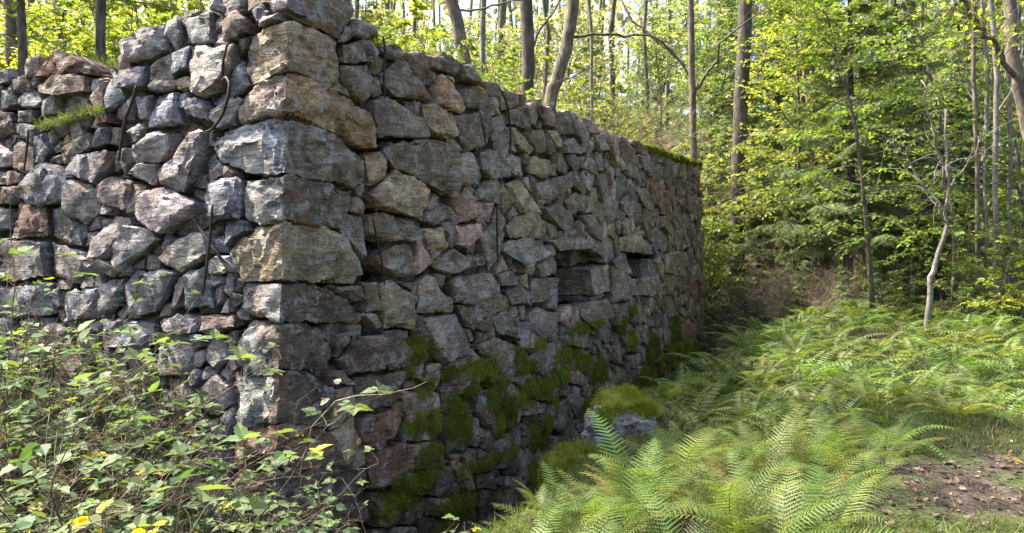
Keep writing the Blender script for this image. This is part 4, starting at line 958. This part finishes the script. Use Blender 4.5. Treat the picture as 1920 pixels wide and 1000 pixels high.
# ------------------------------------------------------------------ ferns
def frond_mesh(seed, L=.85, W=.20, npin=24, teeth=8, arch=.75):
    r = np.random.RandomState(seed); m = MB(); pts = []; n = 16
    bend = arch * (.8 + .4 * r.rand()); el0 = 1.15 + .15 * r.rand(); p = Vector((0, 0, 0)); tw = r.normal(0, .12)
    for i in range(n + 1):
        pts.append(p.copy()); e = el0 - bend * 1.9 * (i / n) ** 1.3; p = p + Vector((math.cos(e), math.sin(tw * i / n) * .5, math.sin(e))) * L / n
    m.tube(pts, [.0035 * (1 - .8 * i / n) for i in range(n + 1)], 4, tint=.1)
    V = []; Fc = []; T = []
    def q(t): f = min(t * n, n - .001); i = int(f); return pts[i].lerp(pts[i + 1], f - i), (pts[i + 1] - pts[i]).normalized()
    for k in range(npin):
        t = .16 + .84 * (k + .5) / npin; u = (t - .16) / .84; prof = min(1, (u + .12) / .30) * (1 - u) ** .75 * 1.05 + .03
        c, d = q(t); Y_ = Vector((0, 1, 0)); up = d.cross(Y_).normalized() * -1
        if up.z < 0 and abs(d.x) > .05 and False: up = -up
        for sg in (-1, 1):
            l = W * prof * (.88 + .24 * r.rand()); base = c + d * r.uniform(-.004, .004); pd = (Y_ * sg * .93 + d * .42).normalized(); droop = .10 + .12 * r.rand()
            nt_ = max(3, int(teeth * prof ** .6)); wd = min(.5 * L * .84 / npin * .80, l * .24); tn = .25 + .55 * r.rand() + .1 * (r.rand() - .5)
            def pp(a): return base + pd * l * a + d * (l * .12 * a * a) - Vector((0, 0, 1)) * droop * l * a * a
            for j in range(nt_):
                a0 = j / nt_; a1 = (j + 1.15) / nt_; am = (j + .75) / nt_; ww = wd * (1 - a0 * .85) * (1.0)
                b0 = len(V); V += [tuple(pp(a0)), tuple(pp(a1)), tuple(pp(am) + d * ww), tuple(pp(am) - d * ww)]; T += [tn] * 4
                Fc += [(b0, b0 + 1, b0 + 2), (b0, b0 + 3, b0 + 1)]
    m.add(V, Fc, np.array(T)); return m.mesh('frond', M_FERN, False)
def frond_simple(seed, L=.75, W=.16, npin=17, arch=.6):
    r = np.random.RandomState(seed); m = MB(); n = 10; p = Vector((0, 0, 0)); pts = []; el0 = .95 + .25 * r.rand()
    for i in range(n + 1):
        pts.append(p.copy()); e = el0 - arch * 1.9 * (i / n) ** 1.2; p = p + Vector((math.cos(e), 0, math.sin(e))) * L / n
    m.tube(pts, [.003 * (1 - .8 * i / n) for i in range(n + 1)], 3, tint=.1)
    for k in range(npin):
        t = .14 + .86 * (k + .5) / npin; u = (t - .14) / .86; prof = min(1, (u + .15) / .32) * (1 - u) ** .7 + .04; f = min(t * n, n - .001); i = int(f); c = pts[i].lerp(pts[i + 1], f - i); d = (pts[i + 1] - pts[i]).normalized(); tn = .1 + .7 * r.rand()
        for sg in (-1, 1):
            l = W * prof * (.85 + .3 * r.rand()); pd = (Vector((0, sg * .93, 0)) + d * .4).normalized(); wd = min(.5 * L * .86 / npin * .82, l * .3); dz = Vector((0, 0, -(.12 + .2 * r.rand()) * l))
            m.add([tuple(c), tuple(c + pd * l * .35 + d * wd), tuple(c + pd * l + dz), tuple(c + pd * l * .35 - d * wd)], [(0, 1, 2, 3)], tn)
    return m.mesh('frond', M_FERN, False)
FSIM = [frond_simple(400 + q, L=.7 + .08 * (q % 3), arch=.5 + .15 * (q % 3)) for q in range(6)]
M_FOLD = leaf_mat('browned fern fronds', (.16, .10, .04), (.36, .27, .09), (1.4, 1.3, .8), tw=.3)
FROND = [frond_mesh(s, L=.8 + .1 * (s % 3), arch=.55 + .12 * (s % 4), teeth=11) for s in range(6)]
def joined(meshes_mats, name):
    bm = bmesh.new()
    for me, M in meshes_mats:
        k = len(bm.verts); bm.from_mesh(me); bm.verts.ensure_lookup_table(); bmesh.ops.transform(bm, matrix=M, verts=bm.verts[k:])
    out = bpy.data.meshes.new(name); bm.to_mesh(out); bm.free(); out.materials.append(M_FERN); return out
def fern_layout(r, n):
    L_ = []
    for i in range(n):
        a = i / n * 6.283 + r.uniform(-.3, .3); s = r.uniform(.75, 1.1); L_.append((r.randrange(6), Matrix.Translation((math.cos(a) * .03, math.sin(a) * .03, 0)) @ Matrix.Rotation(a, 4, 'Z') @ Matrix.Rotation(r.uniform(-.15, .22), 4, 'Y') @ Matrix.Rotation(r.uniform(-.3, .3), 4, 'X') @ Matrix.Scale(s, 4)))
    return L_
fr_ = random.Random(55); FCLUMP = [joined([(FSIM[k], M @ Matrix.Rotation(fr_.uniform(0, .35), 4, 'Y')) for k, M in fern_layout(fr_, 7)], 'fronds') for _ in range(7)]
FERNZ = [(960, 985), (1000, 930), (1110, 900), (1200, 740), (1320, 635), (1400, 585), (1500, 560), (1640, 552), (1760, 550), (1920, 545), (1990, 560), (1990, 720), (1840, 705), (1700, 720), (1640, 800), (1600, 850), (1560, 900), (1660, 990), (1650, 1130), (950, 1130)]
def inpoly(x, y, P):
    c = False; j = len(P) - 1
    for i in range(len(P)):
        if (P[i][1] > y) != (P[j][1] > y) and x < (P[j][0] - P[i][0]) * (y - P[i][1]) / (P[j][1] - P[i][1]) + P[i][0]: c = not c
        j = i
    return c
FOLD = [f.copy() for f in FROND[:2]]
for f in FOLD: f.materials.clear(); f.materials.append(M_FOLD)
ferns = []; spots = []
def dist_wall(x, y): return (x - C0.x) * NR.x + (y - C0.y) * NR.y
for tries in range(60000):
    Y = fr_.uniform(2.3, 13.5); x = fr_.uniform(-.1, .75) * Y
    z = ground(x, Y); d = Vector((x, Y, z + .35)) - Vector((0, 0, EYE))
    fwd = d.y * math.cos(PITCH) - d.z * math.sin(PITCH); up_ = d.y * math.sin(PITCH) + d.z * math.cos(PITCH); px, py = 960 + F * d.x / fwd, 500 - F * up_ / fwd
    if not inpoly(px, py, FERNZ): continue
    a = dist_wall(x, Y)
    if a < 1.5: continue
    dm = .20 + .024 * Y + (.10 if Y < 4.8 else 0)
    if any((x - q[0]) ** 2 + (Y - q[1]) ** 2 < dm * dm for q in spots): continue
    if 1000 < px < 1265 and 4.3 < Y < 6.9: continue
    spots.append((x, Y))
    if len(spots) > 278: break
FR2 = []; front = []; mid = []; back = []; far = []
for i, (x, Y) in enumerate(spots):
    near = Y < 5.6; sc = fr_.uniform(.50, .80) * (.9 if Y < 4.8 else .95 if Y < 6.8 else 1.2)
    o = empty('fern', (x, Y, ground(x, Y) - .02), fr_.uniform(0, 6.28), sc); tag(o, None, 'fern')
    if near:
        for k, M in fern_layout(fr_, 8):
            old = fr_.random() < .10; f = link('frond', FOLD[k % 2] if old else FROND[k], o); f.matrix_basis = M @ Matrix.Rotation(fr_.uniform(.3, .6) if old else fr_.uniform(-.1, .35), 4, 'Y') @ Matrix.Scale(fr_.uniform(.8, 1.05), 4)
    else: link('fronds', FCLUMP[i % 7], o)
    (front if Y < 4.8 else mid if Y < 6.8 else back if Y < 9.6 else far).append(o)
number(front, 'bright lacy fern in the nearest band on the right, # from the left', 'ferns on the bank')
number(mid, 'green fern in the second band on the bank, # from the left', 'ferns on the bank')
number(back, 'smaller fern in the third band on the bank, # from the left', 'ferns on the bank')
number(far, 'fern in the farthest band below the forest edge, # from the left', 'ferns on the bank')
print('ferns', len(spots))
for i, (px, Y, sc) in enumerate([(985, 3.5, .50), (1050, 3.9, .50), (1125, 3.6, .60), (1185, 4.2, .62), (1085, 4.4, .36), (1240, 4.5, .62), (1290, 3.7, .78), (1480, 3.7, .78), (1385, 4.0, .75), (1560, 4.0, .68), (1020, 4.4, .36), (1175, 4.6, .48)]):
    p = gpos(px, Y); o = empty('fern', p, i * 2.1, sc); tag(o, None, 'fern', 'ferns on the bank'); o['label'] = 'big fern at the bottom edge below the boulder and bank, ' + ORD[i] + ' of twelve in the order of depth'
    FR2.append(o)
    for k, M in fern_layout(fr_, 8): f = link('frond', FROND[k], o); f.matrix_basis = M @ Matrix.Rotation(fr_.uniform(-.1, .25), 4, 'Y')
number(FR2, 'large arching fern standing along the bottom edge of the view, # from the left', 'ferns on the bank')
for i, (px, Y, sc, lab) in enumerate([(445, 4.3, .55, 'fern growing among the brambles in front of the left wall face'), (1610, 5.3, .55, 'single fern leaning over the bare litter patch on the right'), (1800, 3.3, .45, 'small bright fern at the bottom edge, right of the bare patch')]):
    p = gpos(px, Y); o = empty('fern', p, i * 1.3, sc); tag(o, lab, 'fern', 'ferns on the bank')
    for k, M in fern_layout(fr_, 8): f = link('frond', FROND[k], o); f.matrix_basis = M
# ------------------------------------------------------------------ mossy boulders
def boulder(label, px, py, Y, w_, h_, d_, c, seed, moss=True):
    p = at(px, py, Y); gz = ground(p.x, p.y); r = random.Random(seed); o = empty('boulder', (p.x, p.y, min(gz, p.z - h_))); tag(o, label, 'boulder')
    pts = [p + Vector((r.uniform(-.5, .5) * w_, r.uniform(-.5, .5) * d_ + d_ * .3, -r.uniform(0, 1) * h_)) for _ in range(26)]
    for sx in (-.5, .5):
        for sy in (-.2, .8):
            for sz in (-.38 if sy > 0 or seed > 1 else -.16, -1.15): pts.append(p + Vector((sx * w_ * r.uniform(.8, 1), sy * d_ * r.uniform(.8, 1), sz * h_)))
    pts += [p + Vector((.12 * w_, .2 * d_, .10 * h_)), p + Vector((-.22 * w_, .35 * d_, .05 * h_))]
    bm = hull_bm(pts); carve(bm, .05, .022, seed, 2); st = []; bm_to_mb(bm, st, PAL[c]); link('rock', stones_mesh('rock', st, M_STONE), o, True)
    if moss:
        m = MB(); rr_ = np.random.RandomState(seed); V, Fc, _ = st[0]; V = np.array(V); top = p.z
        sel = [f for f in Fc if np.mean([V[i][2] for i in f]) + .35 * h_ * noise.noise(Vector(V[f[0]]) * 7) > top - h_ * moss]
        C_ = V.mean(0); nrm = V - C_; nrm[:, 2] *= 1.6; nrm /= np.linalg.norm(nrm, axis=1, keepdims=True)
        V2 = V + nrm * .02; m.add(V2, sel, .3)
        P = np.array([V2[list(f)].mean(0) for f in sel]); Nn = np.array([nrm[list(f)].mean(0) for f in sel]); k = len(P) * 14
        wgt = np.array([max(.02, .5 + 1.6 * noise.noise(Vector(q) * 9)) for q in P]); idx = rr_.choice(len(P), k, p=wgt / wgt.sum()); PP = P[idx] + rr_.normal(0, .02, (k, 3)); ND = Nn[idx] + rr_.normal(0, .4, (k, 3)); ND /= np.linalg.norm(ND, axis=1, keepdims=True)
        a = np.cross(ND, rr_.normal(size=(k, 3))); a /= np.linalg.norm(a, axis=1, keepdims=True)
        m.scatter([(-1, 0, 0), (1, 0, 0), (0, 1, 0)], [(0, 1, 2)], np.stack([a * .0035, ND * (.008 + .014 * rr_.rand(k))[:, None], np.cross(a, ND)], axis=2), PP, .3 + .6 * rr_.rand(k)); link('moss', m.mesh('moss', M_MOSS), o, True)
    return o
boulder('grey flat-faced boulder with a moss cap beside the ferns, close to the wall', 1165, 745, 6.5, .62, .66, .5, 'g', 1, .22)
boulder('low rounded boulder all covered in bright moss, left below the grey boulder', 1078, 856, 5.7, .46, .62, .5, 'g', 2, 2)
boulder('moss-covered boulder in the bank edge, between the wall and the ferns', 1300, 728, 8.0, .55, .3, .5, 'g', 3, .5)
boulder('small moss-covered boulder near the far end of the wall', 1225, 742, 8.8, .4, .35, .4, 'g', 4, .6)
boulder('mossy lump of rock among the ferns, in the middle of the bank', 1385, 780, 7.0, .5, .3, .4, 'g', 6, 2)
# ------------------------------------------------------------------ brambles
def bramble(seed, ncane=7, L=1.35, lsize=.06):
    r = np.random.RandomState(seed); wood = MB(); P = []; D = []; S = []
    for c in range(ncane):
        a = r.rand() * 6.28; q = wander(np.array([.08 * math.cos(a), .08 * math.sin(a), -.03]), np.array([math.cos(a) * .45, math.sin(a) * .45, 1.]), L * (.55 + .6 * r.rand()), 12, .12, r, -1.1)
        wood.tube(q, [.0048 * (1 - .7 * k / 12) for k in range(13)], 4)
        for k in range(2, 13):
            if r.rand() < .25: continue
            d = q[k] - q[k - 1]; d /= np.linalg.norm(d); side = np.cross(d, [0, 0, 1.]); side /= np.linalg.norm(side) + 1e-6
            for sg in ((-1, 1) if r.rand() < .5 else ((1,) if k % 2 else (-1,))):
                pd = d * .4 + side * sg * .9 + np.array([0, 0, .35 + .3 * r.randn()]); pl = .07 + .07 * r.rand(); e = wander(q[k], pd, pl, 3, .15, r, -.2); wood.tube(e, [.002, .0017, .0014, .001], 3, cap=False)
                if r.rand() < .40: continue
                dd = e[-1] - e[-2]; dd /= np.linalg.norm(dd); s2 = np.cross(dd, [0, 0, 1.]); s2 /= np.linalg.norm(s2) + 1e-6; z = lsize * (.6 + .7 * r.rand())
                P += [e[-1]] * 3; D += [dd + [0, 0, -.2], dd * .25 + s2 - [0, 0, .15], dd * .25 - s2 - [0, 0, .15]]; S += [z * 1.15, z, z]
        for t in range(3):
            q2 = wander(q[r.randint(3, 12)], r.normal(0, 1, 3), .35, 4, .3, r, -.2); wood.tube(q2, [.0022, .002, .0016, .0012, .001], 3, cap=False)
    tv = [(0, 0, 0), (-.25, .10, .04), (-.42, .34, .07), (-.33, .42, .05), (-.34, .62, .05), (-.2, .72, .03), (0, 1.05, -.08), (.2, .72, .03), (.34, .62, .05), (.33, .42, .05), (.42, .34, .07), (.25, .10, .04), (0, .5, -.02)]
    tf = [(0, 12, 2, 1), (12, 4, 3, 2), (12, 6, 5, 4), (0, 11, 10, 12), (12, 10, 9, 8), (12, 8, 7, 6)]
    lf = MB(); n = len(P); ti = np.repeat(r.rand(n // 3) * .85, 3)[:n]; ti[np.repeat(r.rand(n // 3) < .03, 3)] = 1
    lf.scatter(tv, tf, frames(np.array(D), r, tilt=.3, size=np.array(S)), np.array(P), ti); return wood.mesh('canes', M_CANE), lf.mesh('leaves', M_BRAM, False)
BRAM = [bramble(200 + i, 10, 1.15 + .12 * (i % 3), .054 + .008 * (i % 2)) for i in range(6)]
BRZ = [(-60, 640), (0, 560), (90, 560), (200, 600), (330, 640), (430, 690), (560, 750), (650, 830), (700, 900), (730, 1200), (-100, 1200)]
br_ = random.Random(12); bs = []
for tries in range(30000):
    Y = br_.uniform(2.1, 6.6); x = br_.uniform(-.78, -.1) * Y; b = (x - C0.x) * NL.x + (Y - C0.y) * NL.y; a = dist_wall(x, Y)
    if b < .25: continue
    hgt = .62 * (1 if Y > 3 else .7); z = ground(x, Y); d = Vector((x, Y, z + hgt)) - Vector((0, 0, EYE)); px = 960 + F * d.x / Y; py = 440 - F * d.z / Y
    if not inpoly(px, py, BRZ): continue
    dm = .21 + .024 * Y
    if any((x - q[0]) ** 2 + (Y - q[1]) ** 2 < dm * dm for q in bs): continue
    bs.append((x, Y))
objs = []
for i, (x, Y) in enumerate(bs):
    px = 960 + F * x / Y; sc = br_.uniform(.62, .95) * (1.4 if px < 150 else 1.05 if px < 420 else .82) * (.85 if Y < 3 else 1)
    objs.append((Y, plant('bramble', Vector((x, Y, ground(x, Y) - .03)), BRAM[i % 6], br_.uniform(0, 6.28), sc, 'bramble', None, ('canes', 'leaves'))))
objs.sort(key=lambda t: t[0]); n3 = len(objs) // 3
for grp, txt in ((objs[:n3], 'bramble in the nearest row of the left thicket, # from the left'), (objs[n3:2 * n3], 'bramble in the middle of the left thicket, # from the left'), (objs[2 * n3:], 'bramble against the left wall face, # from the left')):
    number([o for _, o in grp], txt, 'brambles in the left thicket')
print('brambles', len(bs))
# pale arching cane with cream leaves at the corner
o = empty('bramble_cane', gpos(560, 4.9)); tag(o, 'pale arching cane with cream withered leaves hanging in front of the corner base', 'bramble cane')
m = MB(); q = [at(x, y, Yc) for x, y, Yc in [(560, 900, 4.6), (585, 800, 4.4), (630, 752, 4.3), (670, 742, 4.3), (720, 740, 4.35), (755, 732, 4.4), (775, 728, 4.45), (800, 716, 4.5)]]; m.tube(q, [.005, .0045, .004, .0035, .003, .0025, .002, .0015], 5); m.tube([q[5], at(765, 745, 4.4)], [.002, .001], 3)
link('cane', m.mesh('cane', M_TWIG), o, True); r = np.random.RandomState(4); lf = MB()
P = np.array([tuple(at(x, y, 4.33)) for x, y in [(628, 765), (650, 762), (612, 755), (640, 715), (705, 712), (672, 835), (735, 718), (655, 748), (600, 760), (590, 770)]]); k = len(P)
lf.scatter(*LEAF, frames(r.normal(0, 1, (k, 3)), r, size=.045 + .02 * r.rand(k), tilt=1), P, np.full(k, 1.)); link('leaves', lf.mesh('leaves', M_LITTER, False), o, True)
# ------------------------------------------------------------------ grass, litter, yellow leaves
def blades(zone_fn, n, hmin, hmax, seed, mat, name, wd=.0022, lean=.5, tall=None):
    r = random.Random(seed); P = []; D = []; S = []
    while len(P) < n:
        p = zone_fn(r)
        if p is None: continue
        P.append(tuple(p)); D.append((r.gauss(0, lean), r.gauss(0, lean), 1)); S.append(r.uniform(hmin, hmax))
    rr_ = np.random.RandomState(seed); S = np.array(S); d = np.array(D); d /= np.linalg.norm(d, axis=1, keepdims=True); x = np.cross(d, rr_.normal(size=d.shape)); x /= np.linalg.norm(x, axis=1, keepdims=True); z = np.cross(x, d)
    m = MB(); m.scatter([(-1, 0, 0), (1, 0, 0), (.8, .55, .10), (-.8, .55, .10), (0, 1, .42)], [(0, 1, 2, 3), (3, 2, 4)], np.stack([x * wd, d * S[:, None], z * S[:, None]], axis=2), np.array(P), rr_.rand(n)); return m.mesh(name, mat, False)
def z_top(r):
    if r.random() < .72:
        t = r.uniform(1.1, 12) ** 1.0; a = -r.uniform(.18, 1.0)
        if noise.noise(Vector((t * 1.3, a * 2, 5))) < -.05 and t < 7: return None
        th = top_h('R', t); P = C0 + dR * t + NR * a; P.z = C0.z - th - .07 if a > -.75 else ground(P.x, P.y); return P
    s = r.uniform(1.8, 4.5); a = r.uniform(.3, 1.1); P = C0 + dL * s - NL * a; P.z = max(C0.z - top_h('L', s) - .12, 2.6); return P
tag(link('grass', blades(z_top, 24000, .06, .22, 1, M_GRASS, 'grass', .003)), kind='stuff')
def z_ledge(r):
    px, py = r.uniform(85, 210), r.uniform(200, 240)
    if noise.noise(Vector((px * .06, 0, 0))) < -.05: return None
    s, h = pw('L', px, 245 - (px - 75) * .28 + r.uniform(-6, 6)); return fw('L', s, h, r.uniform(-.02, .07))
link('ledge_grass', blades(z_ledge, 900, .03, .12, 2, M_GRASS, 'ledge_grass', .0018, 1.5), WALL, True)
def z_bank(r):
    Y = r.uniform(2.8, 14); x = r.uniform(-.05, .72) * Y
    if dist_wall(x, Y) < 1.5: return None
    px = 960 + F * x / Y
    bare = noise.noise(Vector((x * .9, Y * .9, 2))) + (.12 if px < 1500 else 0)
    if px > 1560 and Y < 5.6 and bare < .04: return None
    if bare < -.25: return None
    return Vector((x, Y, ground(x, Y) - .005))
tag(link('bank_grass', blades(z_bank, 60000, .04, .13, 3, M_GRASS, 'bank_grass', .0020, .8)), kind='stuff')
def litter(n, seed, fn, mat, name, size):
    r = random.Random(seed); P = []
    while len(P) < n:
        p = fn(r)
        if p is not None: P.append(tuple(p))
    rr_ = np.random.RandomState(seed); d = rr_.normal(0, 1, (n, 3)); d[:, 2] *= .25; t = rr_.rand(n); m = MB()
    m.scatter(*LEAF, frames(d, rr_, tilt=.35, size=size * (.5 + rr_.rand(n))), np.array(P), t)
    return m, rr_
def z_floor(r):
    Y = r.uniform(2.4, 26); x = r.uniform(-.75, .75) * Y; a = dist_wall(x, Y)
    if a > 1.2 and Y < 12 and r.random() < .72: return None
    if a < .05 and (x - C0.x) * NL.x + (Y - C0.y) * NL.y < .05: return None
    return Vector((x, Y, ground(x, Y) + r.uniform(.003, .02)))
m, r_ = litter(26000, 5, z_floor, M_LITTER, 'litter', .038)
tag(link('leaf_litter', m.mesh('leaf_litter', M_LITTER, False)), kind='stuff')
def z_patch(r):
    px, py = r.uniform(1540, 2000), r.uniform(800, 1080); return pixground(px, py, 0)
m, r_ = litter(5200, 6, z_patch, M_LITTER, 'l', .024)
for i in range(900):
    p = z_patch(random.Random(i)) + Vector((0, 0, .01)); a = r_.rand() * 6.28; l = .05 + .14 * r_.rand(); m.tube([p, p + Vector((math.cos(a) * l, math.sin(a) * l, .008 + .02 * r_.rand()))], [.0022, .0012], 3, tint=r_.rand())
tag(link('twig_litter', m.mesh('twig_litter', M_LITTER, False)), kind='stuff')
for lab, pts in (('clump of yellow autumn leaves at the bottom left', [(190, 962, 2.7), (165, 975, 2.7), (150, 985, 2.7), (200, 950, 2.72), (140, 992, 2.7), (175, 990, 2.68)]), ('small clump of yellow leaves at the bottom, right of the other yellow clump', [(285, 985, 2.7), (275, 995, 2.7), (295, 992, 2.72)]),
                 ('orange-yellow leaf lying by the litter patch at the right edge', [(1893, 858, 4.4), (1900, 866, 4.35)])):
    P = np.array([tuple(at(*p)) for p in pts]); o = empty('yellow_leaves', tuple(P[0])); tag(o, lab, 'leaves'); m = MB(); k = len(P)
    if 'orange' in lab: P = np.array([tuple(pixground(*p[:2]) + Vector((0, 0, .02))) for p in pts]); o.location = P[0]
    r = np.random.RandomState(k); m.scatter(*LEAF, frames(r.normal(0, 1, (k, 3)), r, tilt=.6, size=.05 + .02 * r.rand(k)), P, r.rand(k)); link('blade', m.mesh('blade', M_YEL, False), o, True)
    if 'orange' not in lab: m = MB(); g = ground(P[0][0], P[0][1]); m.tube([(P[0][0], P[0][1] + .05, g), tuple(P[0])], [.003, .002], 4); [m.tube([tuple(P[0] - [0, 0, .05]), tuple(q)], [.002, .001], 3) for q in P[1:]]; link('stem', m.mesh('stem', M_CANE), o, True)
print('tris', sum(len(me.polygons) for me in bpy.data.meshes))
